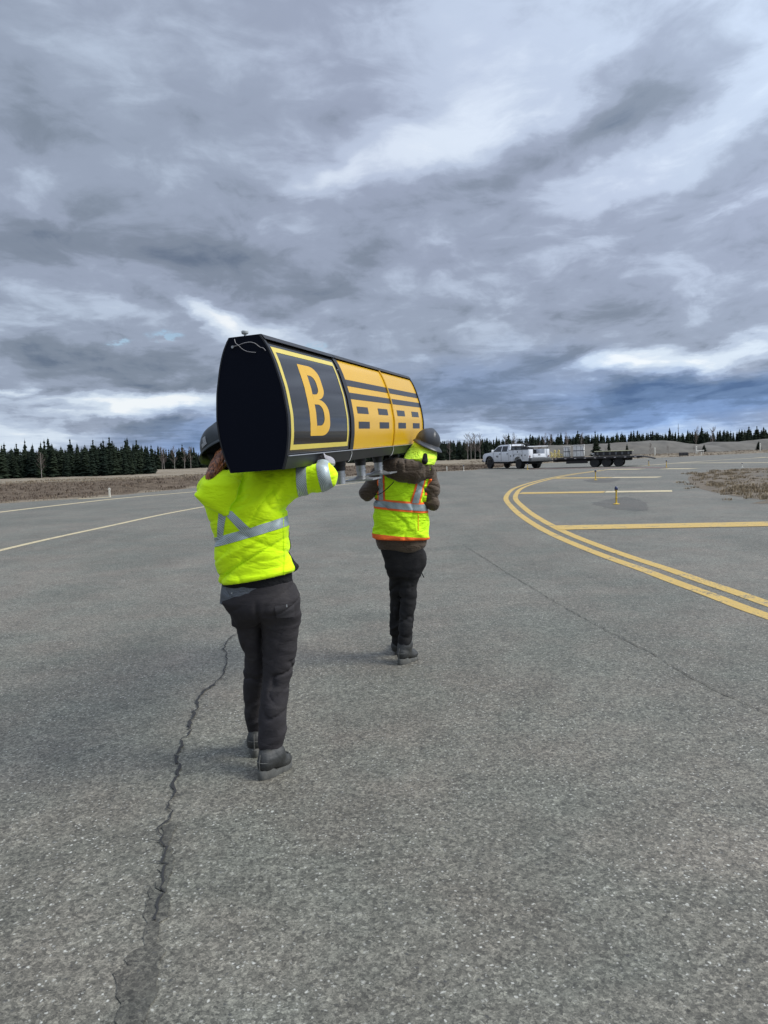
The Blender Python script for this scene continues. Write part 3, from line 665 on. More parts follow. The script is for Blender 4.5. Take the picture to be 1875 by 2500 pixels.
# knob, wires and straps
kn = MB().lathe([(.006, 0), (.006, .010), (.013, .012), (.016, .016), (.016, .025), (.012, .029), (.0, .030)], (-.012, .035, SH+.003), 20); kn.build('photocell', mat('photocell_grey', (.45, .48, .47), .3), sign, 40)
def cwire(pts, r=.0017, nm='wire', m_=M_WIRE):
    return MB().tube(crom([Vector(p) for p in pts], 6), r, 6).build(nm, m_, sign, 180)
H = SH
cwire([(-.046, -.008, H*.985), (-.038, -.018, H*.955), (-.022, -.02, H*.93), (-.008, -.018, H*.905), (.012, -.016, H*.885), (.036, -.014, H*.875), (.05, -.006, H*.872)])
cwire([(-.055, -.006, H*.935), (-.03, -.016, H*.935), (0, -.02, H*.945), (.03, -.02, H*.948), (.055, -.018, H*.935), (.075, -.014, H*.905), (.09, -.012, H*.895), (.098, -.009, H*.875)])
MB().lathe([(.0, 0), (.006, 0), (.006, .01), (0, .01)], (-.058, -.004, H*.93), 10, Matrix.Rotation(R(90), 3, 'X')).build('rivet', M_ZINC, sign)
for u_ in (1.0, 2.0):
    p0 = FP(u_-.01, .905, .006); cwire([p0, FP(u_-.004, .94, .010), Vector((hw(0)+.010, u_*SL/3-.012, .0)), Vector((hw(0)-.0, u_*SL/3-.014, -.006))], .0018, 'tie_strap', mat('white_strap', (.7, .7, .68), .6))
# ------------------------------------------------------------------ soft-body surfaces
def surf(fn, lo, hi, h, noskip=False):
    lo = np.array(lo, float); hi = np.array(hi, float); n = np.ceil((hi-lo)/h).astype(int)+1
    ax = [lo[i]+np.arange(n[i])*h for i in range(3)]
    Gx, Gy, Gz = np.meshgrid(*ax, indexing='ij'); P = np.stack([Gx.ravel(), Gy.ravel(), Gz.ravel()], -1)
    out = np.empty(len(P)); C = 400000
    for i in range(0, len(P), C): out[i:i+C] = fn(P[i:i+C])
    D = out.reshape(n); ins = D < 0
    c = [ins[i:n[0]-1+i, j:n[1]-1+j, k:n[2]-1+k] for i in (0, 1) for j in (0, 1) for k in (0, 1)]
    cnt = sum(q.astype(np.int8) for q in c); act = (cnt > 0) & (cnt < 8); ids = np.full(act.shape, -1); ai = np.argwhere(act); ids[act] = np.arange(len(ai))
    acc = np.zeros((len(ai), 3)); num = np.zeros(len(ai))
    E = [((i, j, k), a) for a in range(3) for i in (0, 1) for j in (0, 1) for k in (0, 1) if (i, j, k)[a] == 0]
    for (o, a) in E:
        p = ai+np.array(o); q = p.copy(); q[:, a] += 1
        d0 = D[p[:, 0], p[:, 1], p[:, 2]]; d1 = D[q[:, 0], q[:, 1], q[:, 2]]; cr = (d0 < 0) != (d1 < 0)
        t_ = np.where(cr, d0/(d0-d1+1e-12), 0); pos = p.astype(float); pos[:, a] += t_
        acc += np.where(cr[:, None], pos, 0); num += cr
    V = lo+acc/num[:, None]*h; F = []
    for a in range(3):
        b_, c_ = (a+1) % 3, (a+2) % 3; sl = [slice(None)]*3; s0 = list(sl); s1 = list(sl); s0[a] = slice(0, n[a]-1); s1[a] = slice(1, n[a])
        for s_ in (s0, s1):
            s_[b_] = slice(1, n[b_]-1); s_[c_] = slice(1, n[c_]-1)
        i0 = ins[tuple(s0)]; i1 = ins[tuple(s1)]; e = np.argwhere(i0 != i1)
        if not len(e): continue
        fl = i0[tuple(e.T)]; e[:, b_] += 1; e[:, c_] += 1
        def cell(db, dc):
            q = e.copy(); q[:, b_] -= db; q[:, c_] -= dc; return ids[q[:, 0], q[:, 1], q[:, 2]]
        quad = np.stack([cell(1, 1), cell(0, 1), cell(0, 0), cell(1, 0)], -1)
        quad[~fl] = quad[~fl][:, ::-1]; F.append(quad)
    return V, np.concatenate(F)
def smin(a, b_, k):
    h = np.clip(.5+.5*(b_-a)/k, 0, 1); return b_*(1-h)+a*h-k*h*(1-h)
def cap(P, a, b_, ra, rb, fl=None):
    a = np.array(a); b_ = np.array(b_); ab = b_-a; t_ = np.clip(((P-a)@ab)/(ab@ab), 0, 1); d = P-(a+t_[:, None]*ab)
    if fl is not None:                      # flattened along direction fl[0] by factor fl[1]
        n = np.array(fl[0]); dn = d@n; d = d+np.outer(dn*(1/fl[1]-1), n)
    return np.linalg.norm(d, axis=1)-(ra+(rb-ra)*t_)
def chain(P, pts, rs, k=.02):
    d = None
    for i in range(len(pts)-1):
        e = cap(P, pts[i], pts[i+1], rs[i], rs[i+1]); d = e if d is None else smin(d, e, k)
    return d
def ell(P, c, r_, M=None):
    q = P-np.array(c)
    if M is not None: q = q@np.array(M)
    r_ = np.array(r_); l = np.linalg.norm(q/r_, axis=1); return (l-1)*r_.min()*np.where(l < 1, 1, 1)
def loft(P, secs, p=2.3, rnd=.01):
    s_ = np.array(sorted(secs)); z = P[:, 2]; g = lambda i: np.interp(z, s_[:, 0], s_[:, i])
    cx, cy, rx, ry = g(1), g(2), g(3), g(4)
    l = (np.abs((P[:, 0]-cx)/rx)**p+np.abs((P[:, 1]-cy)/ry)**p)**(1/p); d = (l-1)*np.minimum(rx, ry)
    e = np.maximum(s_[0, 0]-z, z-s_[-1, 0]); return np.maximum(d, e)
def sec(L, R_, py, D, dep, sm_=0):
    a = W(L, py, D); b_ = W(R_, py, D); return (W((L+R_)/2, py, D).z, (a.x+b_.x)/2, D, (b_.x-a.x)/2, dep)
def smooth_secs(secs, n=40):
    s_ = np.array(sorted(secs)); z = np.linspace(s_[0, 0], s_[-1, 0], n); out = np.stack([z]+[np.interp(z, s_[:, 0], s_[:, i]) for i in range(1, 5)], -1)
    for _ in range(2): out[1:-1, 1:] = .25*out[:-2, 1:]+.5*out[1:-1, 1:]+.25*out[2:, 1:]
    return [tuple(r_) for r_ in out]
def ridge(P, f, seed, sharp=1.0):
    n = vn(P*np.array(f)+seed); n2 = vn(P*np.array(f)*2.1+seed+5.7); r_ = 1-np.abs(2*n-1)*1.6; return np.clip(r_, -1, 1)**1*sharp+.4*(n2-.5)
def rotv(P, ax, ang):
    M = np.array(Matrix.Rotation(ang, 3, ax)); return P@M.T
def smesh(name, fn, lo, hi, h, m_, parent, sub=None):
    V, F = surf(fn, lo, hi, h); me = bpy.data.meshes.new(name); me.from_pydata(V.tolist(), [], F.tolist()); me.update()
    return link(name, me, m_, parent, smooth=180)
def band(src, name, planes, off, m_, parent, thick=.0025):
    b_ = bmesh.new(); b_.from_mesh(src.data); b_.normal_update()
    nl = b_.verts.layers.float_vector.new('n0')
    for v in b_.verts: v[nl] = v.normal
    for co, no in planes:
        bmesh.ops.bisect_plane(b_, geom=b_.verts[:]+b_.edges[:]+b_.faces[:], plane_co=Vector(co), plane_no=Vector(no).normalized(), clear_inner=True)
    for v in b_.verts:
        n = v[nl]; n = n.normalized() if n.length > .1 else v.normal; v.co = v.co+n*off
    me = bpy.data.meshes.new(name); b_.to_mesh(me); b_.free()
    return link(name, me, m_, parent, smooth=180)
def pline(p, q, D, keep_up=True):
    """plane through the picture line p->q at depth D, keeping the side above (or below) it"""
    a = W(p[0], p[1], D); b_ = W(q[0], q[1], D); d = b_-a; n = Vector((-d.z, 0, d.x)).normalized()
    if (n.z > 0) != keep_up: n = -n
    return (a, n)
def pvert(p, q, D, right=True):
    a = W(p[0], p[1], D); b_ = W(q[0], q[1], D); d = b_-a; n = Vector((-d.z, 0, d.x)).normalized()
    if (n.x > 0) != right: n = -n
    return (a, n)

# ------------------------------------------------------------------ cloth and skin materials
def cloth(name, col, rough=.85, weave=900, wk=.12, sheen=.0, var=.06, fold=0, dirt=None, damt=.3, trans=0):
    m_ = bpy.data.materials.new(name); m_.use_nodes = True; t = NT(m_.node_tree); b_ = t.n['Principled BSDF']
    o = t.a('ShaderNodeTexCoord').outputs['Object']
    c = t.v('SCALE', tuple(col), sc=t.rng(t.noise(o, 6, 5, .6), .3, .7, 1-var, 1+var))
    if dirt: c = t.mix(t.rng(t.noise(o, 9, 6, .7), .5, .75, 0, damt), c, dirt)
    t.l.new(c, b_.inputs['Base Color']); b_.inputs['Roughness'].default_value = rough; b_.inputs['Specular IOR Level'].default_value = .25
    b_.inputs['Sheen Weight'].default_value = sheen; b_.inputs['Sheen Roughness'].default_value = .5
    def rdg(sc_, an, seed):
        q_ = t.a('ShaderNodeMapping', {0: o, 1: (seed, seed*.7, 0), 2: (0, R(an), R(20)), 3: (.6, .6, 1.5)}).outputs[0]
        return t.m('POWER', t.m('SUBTRACT', 1.0, t.m('MULTIPLY', t.m('ABSOLUTE', t.m('SUBTRACT', t.noise(q_, sc_, 3, .5, .8), .5)), 2.2)), 3.0)
    hgt = t.m('ADD', t.m('MULTIPLY', t.noise(o, weave, 2, .6), .10), t.m('MULTIPLY', rdg(7, 24, 1.0), -.9))
    hgt = t.m('ADD', hgt, t.m('ADD', t.m('MULTIPLY', rdg(13, -30, 4.0), -.5), t.m('MULTIPLY', t.noise(o, 30, 4, .6), .35)))
    t.l.new(t.a('ShaderNodeBump', {'Height': hgt, 'Strength': min(1, wk*6), 'Distance': .011}).outputs[0], b_.inputs['Normal'])
    return m_
M_HV = cloth('hi_vis_yellow_green', (.68, 1.0, .002), .8, wk=.07, sheen=.1, var=.04)
M_HV2 = cloth('hi_vis_mesh', (.58, .96, .01), .8, weave=1400, wk=.12, var=.05)
M_HV3 = cloth('pale_hi_vis_cloth', (.62, .92, .06), .8, wk=.12)
M_ORG = cloth('orange_trim', (.95, .17, .03), .8, wk=.06); M_BLKC = cloth('black_knit', (.010, .010, .011), .9, wk=.15)
M_TRO = cloth('charcoal_trousers', (.031, .028, .029), .88, wk=.03, var=.14, dirt=(.075, .068, .06), damt=.35); M_TRO2 = cloth('black_trousers', (.0135, .013, .013), .85, wk=.035, var=.15, dirt=(.035, .032, .026), damt=.35)
M_BRN = cloth('brown_jacket', (.068, .047, .028), .7, wk=.13, var=.12, sheen=.15, dirt=(.095, .07, .045), damt=.3); M_GRY = cloth('grey_shirt', (.13, .14, .15), .9, wk=.2, var=.2)
M_TRO_LIT = cloth('charcoal_trousers_lit', (.043, .040, .041), .85, wk=.03, var=.15)  # same trouser cloth, painted lighter as if the pockets catch the light
M_BOOT = mat('dark_boot_leather', (.028, .029, .026), .6, var=.2, vs=20, bump=.3, bs=60, dirt=(.07, .066, .055), dsc=16, damt=.6)
M_SOLE = mat('grey_rubber_sole', (.085, .085, .075), .85, var=.2, vs=30, dirt=(.16, .15, .12), dsc=24, damt=.5)
M_SKIN = mat('skin', (.52, .31, .23), .55, var=.08, vs=8); M_GLV = cloth('black_glove', (.013, .012, .013), .7, wk=.2); M_GLG = cloth('pale_glove_back', (.34, .33, .34), .7, wk=.2)
M_HAT = mat('grey_hard_hat', (.030, .037, .038), .42, var=.08, vs=5, spec=.4, dirt=(.05, .055, .055), dsc=9, damt=.5); M_HAT2 = mat('black_hard_hat', (.022, .023, .024), .38, spec=.5, dirt=(.045, .045, .045), dsc=8, damt=.5)
def tape_mat(name, diag):
    m_ = bpy.data.materials.new(name); m_.use_nodes = True; t = NT(m_.node_tree); b_ = t.n['Principled BSDF']
    o = t.a('ShaderNodeTexCoord').outputs['Object']
    wv_ = t.a('ShaderNodeTexWave', {'Vector': o, 'Scale': 62.0 if diag else 30, 'Distortion': .6}, wave_type='BANDS', bands_direction='DIAGONAL').outputs['Fac']
    c = t.mix(t.rng(wv_, .35, .65, 0, 1.0 if diag else .25), (.26, .32, .31), (.50, .56, .55) if diag else (.40, .45, .47)); c = t.v('SCALE', c, sc=t.rng(t.noise(o, 14, 4, .6), .3, .7, .85, 1.15))
    t.l.new(c, b_.inputs['Base Color']); b_.inputs['Metallic'].default_value = .25; b_.inputs['Roughness'].default_value = .45
    t.l.new(t.a('ShaderNodeBump', {'Height': t.noise(o, 40, 4, .6), 'Strength': .4, 'Distance': .004}).outputs[0], b_.inputs['Normal']); return m_
M_TAP = tape_mat('segmented_reflective_tape', True); M_TAP2 = tape_mat('silver_reflective_tape', False)
hm = bpy.data.materials.new('auburn_hair'); hm.use_nodes = True; t = NT(hm.node_tree); b_ = t.n['Principled BSDF']; o = t.a('ShaderNodeTexCoord').outputs['Object']
sn = t.noise(t.v('MULTIPLY', o, (150, 150, 9)), 1.0, 3, .6, .6)
t.l.new(t.mix(t.rng(sn, .38, .62, 0, 1), (.022, .007, .003), (.40, .14, .045)), b_.inputs['Base Color']); b_.inputs['Roughness'].default_value = .4
t.l.new(t.a('ShaderNodeBump', {'Height': sn, 'Strength': .8, 'Distance': .004}).outputs[0], b_.inputs['Normal']); M_HAIR = hm
def v3(*a): return np.array(W(*a))
def hat(parent, c, Mx, a, b_, h, m_, brim, cap_style=False, band_m=None):
    """shell of a hard hat: dome with a raised crown ridge, brim, rain gutter"""
    n = 48; V = []; F = []
    def rad(th): return 1.0
    prof = [(math.cos(x), math.sin(x)) for x in np.linspace(math.pi/2*.985, 0, 16)]
    rings = []
    for (cr, sr) in prof: rings.append([(a*cr**.86*math.cos(k*2*math.pi/n), b_*cr**.86*math.sin(k*2*math.pi/n), h*sr+(.010*max(0, 1-abs(b_*cr*math.sin(k*2*math.pi/n))/.028)*min(1, sr*1.6) if True else 0)) for k in range(n)])
    def bw(th):
        f_ = max(0, math.cos(th)); return brim if not cap_style else .012+brim*f_**1.5
    for q, dz in ((.25, -.004), (.6, -.008), (.97, -.016), (1.0, -.020), (.97, -.0225), (.55, -.014), (.0, -.008)):
        rings.append([((a+bw(k*2*math.pi/n)*q)*math.cos(k*2*math.pi/n), (b_+bw(k*2*math.pi/n)*q)*math.sin(k*2*math.pi/n), dz-.012*q*max(0, math.cos(k*2*math.pi/n))*(1 if cap_style else .3)) for k in range(n)])
    for (cr, sr) in prof[::-1][1:]: rings.append([(a*.965*cr**.86*math.cos(k*2*math.pi/n), b_*.965*cr**.86*math.sin(k*2*math.pi/n), h*.95*sr-.004) for k in range(n)])
    for r_ in rings: V += r_
    for j in range(len(rings)-1):
        for k in range(n): F.append((j*n+k, (j+1)*n+k, (j+1)*n+(k+1) % n, j*n+(k+1) % n))
    V.append((0, 0, h+.009)); F += [(len(V)-1, k, (k+1) % n) for k in range(n)]
    o = link('hard_hat', pym('hard_hat', V, F), m_, parent, smooth=50)
    o.matrix_local = Matrix.Translation(c) @ Mx.to_4x4(); return o
def headM(yaw, pitch, roll):   # x forward (+Y world), pitch>0 looks down, roll>0 leans towards +x
    return Matrix.Rotation(R(90+yaw), 3, 'Z') @ Matrix.Rotation(R(pitch), 3, 'Y') @ Matrix.Rotation(R(roll), 3, 'X')
def head_sdf(P, c, M):
    q = (P-np.array(c)) @ np.array(M)       # local: x forward, y left, z up
    d = ell(q, (-.010, 0, .035), (.098, .076, .095)); d = smin(d, ell(q, (.035, 0, -.045), (.058, .055, .062)), .035)
    d = smin(d, ell(q, (.055, 0, -.085), (.030, .028, .022)), .02)               # chin
    d = smin(d, cap(q, (.088, 0, .015), (.108, 0, -.022), .008, .014), .012)        # nose
    for s_ in (1, -1):
        d = smin(d, ell(q, (.078, s_*.030, .020), (.014, .018, .010)), .01)        # eyes behind the lids
        d = smin(d, ell(q, (-.005, s_*.076, -.005), (.020, .010, .032)), .006)       # ears
        d = smin(d, cap(q, (.080, s_*.012, .042), (.072, s_*.045, .040), .008, .006), .01)  # brows
    d = smin(d, cap(q, (.085, -.022, -.053), (.085, .022, -.053), .008, .008), .008)     # lips
    return smin(d, cap(q, (-.03, 0, -.06), (-.045, 0, -.15), .058, .062), .03)
def glove(parent, c, M, m_, side=1, curl=1.0, name='glove', back=None):
    """palm plus five bent fingers; local x along the fingers, y across the knuckles (thumb at +y*side), z out of the back of the hand"""
    Lf = [(.034, .075), (.012, .084), (-.011, .079), (-.033, .062)]
    def fn(P):
        q = (P-np.array(c)) @ np.array(M); q = q.copy(); q[:, 1] *= side
        d = ell(q, (0, 0, 0), (.055, .046, .019)); d = smin(d, cap(q, (-.05, 0, 0), (-.085, 0, .0), .034, .038, ((0, 0, 1), .75)), .02)
        for y0, L in Lf:
            a0 = np.array((.040, y0, .002)); p = [a0]; an = -.25*curl
            for l_ in (L*.42, L*.33, L*.25):
                an -= .62*curl; p.append(p[-1]+np.array((math.cos(an+.3)*l_, 0, math.sin(an+.3)*l_)))
            d = smin(d, chain(q, p, (.0115, .0108, .010, .009), .004), .006)
        d = smin(d, chain(q, [np.array((-.03, .035, -.005)), np.array((.0, .058, -.016)), np.array((.022, .058, -.038)), np.array((.03, .045, -.056))], (.016, .013, .0115, .010), .006), .012)
        return d
    M_ = np.array(M); c_ = np.array(c)
    return smesh(name, fn, c_-.14, c_+.14, .005, m_, parent)
def boot(parent, heel, toe, m_, m2, hgt=.15, shaft=None, name='boot', tall=1.0, laces=True):
    heel = Vector(heel); toe = Vector(toe); d = toe-heel; L = d.length; fx = d.normalized(); up = Vector((0, 0, 1)); fy = up.cross(fx).normalized(); up = fx.cross(fy)
    M = Matrix((fx, fy, up)).transposed(); sh = Vector(shaft) if shaft is not None else heel+fx*.07+up*hgt
    hh = np.array(heel); Mn = np.array(M); shl = (np.array(sh)-hh) @ Mn
    def fn(P):
        q = (P-hh) @ Mn
        d = cap(q, (.044, 0, .062), (.10, 0, .072), .036, .036)
        d = smin(d, cap(q, (.12, 0, .070), (L-.055, 0, .056), .036, .034), .03)
        d = smin(d, ell(q, (L-.065, 0, .045), (.062, .049, .036)), .02)
        d = smin(d, cap(q, (.060, 0, .09), tuple(shl), .046, .052), .03)
        d = smin(d, -0.001+cap(q, (shl[0]-.005, 0, shl[2]-.012), (shl[0]+.005, 0, shl[2]), .055, .056), .01)
        d = d+.0018*ridge(P, (34, 34, 40), 3)
        return np.maximum(d, .024-q[:, 2])
    c_ = (np.array(heel)+np.array(toe))/2
    o = smesh(name, fn, np.minimum(hh, np.array(toe))-.09, np.maximum(np.maximum(hh, np.array(toe)), np.array(sh))+.09, .0065, m_, parent)
    mb = MB(); out = []
    for k in range(40):
        a = k*2*math.pi/40; x = math.cos(a); y = math.sin(a); px_ = L/2+x*L*.505; wv_ = .037+.011*(1 if x > .2 else (x+1)/1.2)-(.006 if -.3 < x < .2 else 0)
        out.append((px_, (abs(y)**.75)*math.copysign(1, y)*wv_))
    lay = [(0.0, .97), (.006, 1.0), (.024, 1.0), (.030, .94)]; rr = []
    for z, s_ in lay: rr.append([mb.b.verts.new(tuple(Vector(heel)+M@Vector((L/2+(x-L/2)*s_, y*s_, z+(.016 if x < L*.32 else 0)*(1 if z > .02 else 0)))) ) for x, y in out])
    for A, B in zip(rr, rr[1:]):
        for k in range(40): mb.b.faces.new((A[k], A[(k+1) % 40], B[(k+1) % 40], B[k]))
    mb.b.faces.new(rr[0][::-1]); mb.b.faces.new(rr[-1]); s_o = mb.build('sole', m2, o, 45)
    mb = MB(); w_ = []
    for k in range(-9, 10):
        a = k*R(12); w_.append(Vector(heel)+M@Vector((.044-.0385*math.cos(a)+(0 if abs(k) < 8 else .02), .0385*math.sin(a)*1.0, .085)))
    mb.tube(w_, .0028, 5); mb.tube([Vector(heel)+M@Vector((.004, 0, .04)), Vector(heel)+M@Vector((.003, 0, .09)), Vector(heel)+M@Vector((.012, 0, .125))], .0035, 5); mb.build('seam', M_SOLE, o)
    if laces:
        mb = MB()
        for k in range(5):
            x = .13+k*.018; z = .118-k*.011; p = [Vector(heel)+M@Vector((x, y, z+.006-abs(y)*.35)) for y in (-.03, -.01, .012, .03)]
            mb.tube(p, .0022, 5)
        mb.build('lace', M_BLKC, o)
    return o
def crease(P, f, seed, w_=.07):
    f = np.array(f); n = vn(P*f+seed+.6*(vn(P*f*.9+seed+3)[:, None]-.5)); m = vn(P*f*.6+seed+9)
    return np.exp(-np.abs(n-.5)/(w_*.62))*np.clip(m*2.2-.5, 0, 1)
# ------------------------------------------------------------------ nearer worker (yellow jacket)
D1 = 3.84
p1 = empty('person', (W(600, 1400, D1).x, D1, 0), 'nearer worker in a yellow green jacket with silver tape, sign end on the right shoulder', 'person', 'workers carrying the sign')
INV1 = p1.matrix_basis.inverted() if 0 else None
def under(p, objs):
    for o in objs: o.location = Vector(o.location)-p.location
t1 = smooth_secs([sec(543, 717, 1428, D1, .130), sec(532, 717, 1402, D1, .138), sec(532, 713, 1377, D1, .136), sec(530, 708, 1345, D1-.005, .132), sec(527, 704, 1310, D1-.01, .132),
    sec(520, 702, 1285, D1-.01, .135), sec(508, 697, 1250, D1-.01, .138), sec(498, 692, 1220, D1, .135), sec(496, 690, 1195, D1+.01, .12), sec(505, 684, 1176, D1+.02, .10), sec(530, 660, 1160, D1+.03, .085), sec(556, 630, 1146, D1+.03, .07), sec(566, 615, 1128, D1+.03, .06)])
S1, E1, H1 = v3(668, 1178, D1+.0), v3(788, 1164, D1-.06), v3(789, 1122, D1+.19)
S1b, E1b, H1b = v3(527, 1194, D1+.02), v3(560, 1212, D1+.27), v3(700, 1150, D1+.40)
def jacket1(P, infl=0, wr=1.0):
    d = loft(P, t1, 2.35)
    # drag folds fall from the raised shoulder to the left hip
    q = rotv(P, 'Y', R(28)); f = ridge(q, (3.2, 3.0, 13), 2.0); f2 = ridge(rotv(P, 'Y', R(60)), (5, 5, 17), 8.0)
    zt = W(600, 1300, D1).z; low = np.clip((W(600, 1290, D1).z-P[:, 2])/.15, 0, 1); hi_ = np.clip((P[:, 2]-zt)/.12, 0, 1)*np.clip((P[:, 0]-W(560, 1200, D1).x)/.1, 0, 1)
    a = chain(P, [S1-np.array((.03, 0, .005)), S1+np.array((.05, -.005, -.004)), (S1+E1)/2+np.array((.01, 0, .002)), E1], (.085, .080, .072, .068), .03)
    a = smin(a, chain(P, [E1, E1+(H1-E1)*.4+np.array((.0, 0, -.008)), H1+(E1-H1)*.40], (.067, .050, .037), .03), .02)
    b2 = chain(P, [S1b, E1b, H1b+(E1b-H1b)*.25], (.082, .068, .045), .03)
    arm = a+wr*(.0075*ridge(rotv(P, 'Y', R(8)), (13, 9, 5), 4.0)*-1+.004*ridge(P, (21, 14, 12), 9)+.011*crease(rotv(P, 'Y', R(12)), (14, 8, 5), 3))
    d = d-wr*(.014*f*low+.012*f2*hi_+.005*f*(1-low))+wr*(.020*crease(q, (2.2, 2.2, 9), 1)*low+.018*crease(rotv(P, 'Y', R(52)), (3, 3, 12), 5)*hi_+.010*crease(rotv(P, 'Y', R(20)), (5, 5, 11), 8)+.014*crease(rotv(P, 'Y', R(-30)), (2.5, 2.5, 8), 15)*(1-hi_))-wr*.003*ridge(P, (11, 11, 14), 6)
    d = smin(d, arm, .055); d = smin(d, b2-wr*.007*ridge(P, (10, 10, 16), 4), .05)
    zb = W(600, 1424, D1).z; bl = .022*np.exp(-((P[:, 2]-zb-.042-.145*(P[:, 0]-W(620, 1410, D1).x))/.022)**2); d = d-bl*.6
    d = np.maximum(d, W(620, 1410, D1).z+.145*(P[:, 0]-W(620, 1410, D1).x)-P[:, 2])
    # clearance under the sign
    qs = (P-np.array(sb0)); zs = qs@np.array(sup); ys = qs@np.array(sa); xs_ = np.abs(qs@np.array(srt))
    box = np.maximum(np.maximum(-(zs+.004), xs_-.135), -(ys+.002)); d = np.where(True, np.maximum(d, -np.maximum(np.maximum(-(zs+.002), xs_-.14-.05*np.clip(zs/.2, 0, 1)), -(ys+.012))), d)
    return d-infl
lo1, hi1 = (v3(470, 1440, D1)-(.0, .28, .06)), (v3(840, 1100, D1)+(.02, .50, .02))
jk = smesh('jacket', lambda P: jacket1(P), lo1, hi1, .0062, M_HV, p1)
# tape: waist band, A-shaped braces, two sleeve bands
back = ((0, D1+.02, 0), (0, -1, 0))
tz0 = pline((530, 1335.5), (704, 1285), D1-.13); tz1 = pline((525, 1314), (704, 1260.5), D1-.13, False)
xl = ((W(722, 1200, D1).x, D1, 0), (-1, 0, 0))
band(jk, 'waist_tape', [tz0, tz1, xl], .0022, M_TAP, jk)
band(jk, 'back_tape', [back, pvert((534, 1250), (527, 1312), D1-.13), pvert((555, 1250), (542, 1312), D1-.13, False), pline((500, 1248), (600, 1250), D1-.13, False), pline((525, 1317), (704, 1263.5), D1-.13)], .0026, M_TAP, jk)
band(jk, 'back_tape', [back, pvert((548, 1252), (597, 1306), D1-.13), pvert((566, 1247), (620, 1296), D1-.13, False), pline((500, 1247), (640, 1249), D1-.13, False), pline((525, 1317), (704, 1263.5), D1-.13)], .0026, M_TAP, jk)
zup = pline((600, 1222), (800, 1222), D1)
for q0, q1, q2, q3 in (((721, 1140), (725, 1212), (746, 1133), (749, 1207)), ((771, 1130), (785, 1200), (797, 1125), (811, 1186))):
    band(jk, 'sleeve_tape', [pvert(q0, q1, D1-.12 if q0[0] < 760 else D1-.1), pvert(q2, q3, D1-.12, False), zup], .0024, M_TAP, jk)
band(jk, 'seam', [back, pvert((655, 1150), (677, 1228), D1-.12), pvert((657.5, 1150), (679.5, 1228), D1-.12, False), pline((600, 1226), (760, 1226), D1)], .0022, M_HV, jk)
band(jk, 'seam', [back, pvert((688, 1240), (693, 1400), D1-.1), pvert((690, 1240), (695, 1400), D1-.1, False), pline((600, 1262), (760, 1246), D1, False)], .0022, M_HV, jk)
# side panel and knitted hem
def hem1(P):
    zb = W(600, 1440, D1).z; s_ = [(t1[0][0]-.07, t1[0][1], t1[0][2], t1[0][3]*.95, t1[0][4]*.95)]+[(z, x, y, rx*.955, ry*.95) for z, x, y, rx, ry in t1]
    d = loft(P, s_, 2.35)-.0035*np.sin(P[:, 0]*420)*.12; sl = .145*(P[:, 0]-W(620, 1410, D1).x)
    return np.maximum(np.maximum(d, P[:, 2]-(W(620, 1410, D1).z+.03+sl)), (W(620, 1437, D1).z+sl)-P[:, 2])
smesh('hem', hem1, v3(515, 1460, D1)-(0, .2, 0), v3(740, 1380, D1)+(0, .2, 0), .0078, M_BLKC, p1)
band(jk, 'side_panel', [((W(706, 1300, D1).x, D1, 0), (1, .55, 0)), pline((600, 1408), (760, 1392), D1), pline((650, 1306), (760, 1292), D1, False)], .0025, M_BLKC, jk)
def shirt1(P):
    s_ = [sec(540, 700, 1470, D1, .118), sec(542, 708, 1450, D1, .125), sec(546, 710, 1425, D1, .12), sec(550, 700, 1380, D1, .11)]
    d = loft(P, smooth_secs(s_), 2.3)-.006*ridge(P, (9, 9, 12), 3)
    x = P[:, 0]-W(545, 1460, D1).x; lowz = W(600, 1469, D1).z+.30*np.clip(x-.12, 0, 1)+.007*np.sin(x*38)-.008*np.sin(x*14)
    return np.maximum(d, lowz-P[:, 2])
smesh('shirt', shirt1, v3(515, 1490, D1)-(0, .2, 0), v3(740, 1380, D1)+(0, .2, 0), .0078, M_GRY, p1)
def hood1(P):
    a = loft(P, [(v3(568, 1252, D1)[2], v3(566, 1250, D1)[0], D1-.135, .012, .012), (v3(550, 1230, D1)[2], v3(547, 1230, D1)[0], D1-.14, .052, .020), (v3(550, 1205, D1)[2], v3(541, 1205, D1)[0], D1-.135, .084, .030), (v3(550, 1180, D1)[2], v3(548, 1180, D1)[0], D1-.115, .092, .045), (v3(550, 1160, D1)[2], v3(556, 1160, D1)[0], D1-.06, .084, .07), (v3(550, 1148, D1)[2], v3(556, 1148, D1)[0], D1-.02, .072, .075)], 2.2)
    f = ridge(rotv(P, 'Y', R(-38)), (3, 3, 15), 5.0); d = a-.007*f-.003*ridge(P, (11, 11, 11), 7)+.014*crease(rotv(P, 'Y', R(-42)), (3, 3, 9), 5)
    hole_ = loft(P, [(v3(550, 1170, D1)[2], v3(556, 1165, D1)[0], D1+.0, .05, .05), (v3(550, 1130, D1)[2], v3(552, 1140, D1)[0], D1+.0, .066, .066)], 2)
    d = np.maximum(d, -hole_)
    qs = (P-np.array(sb0)); zs = qs@np.array(sup); ys = qs@np.array(sa); xs_ = np.abs(qs@np.array(srt))
    return np.maximum(d, -np.maximum(np.maximum(-(zs+.002), xs_-.145), -(ys+.014)))
smesh('hood', hood1, v3(480, 1270, D1)-(0, .2, 0), v3(640, 1125, D1)+(0, .12, 0), .0065, M_HV, p1)
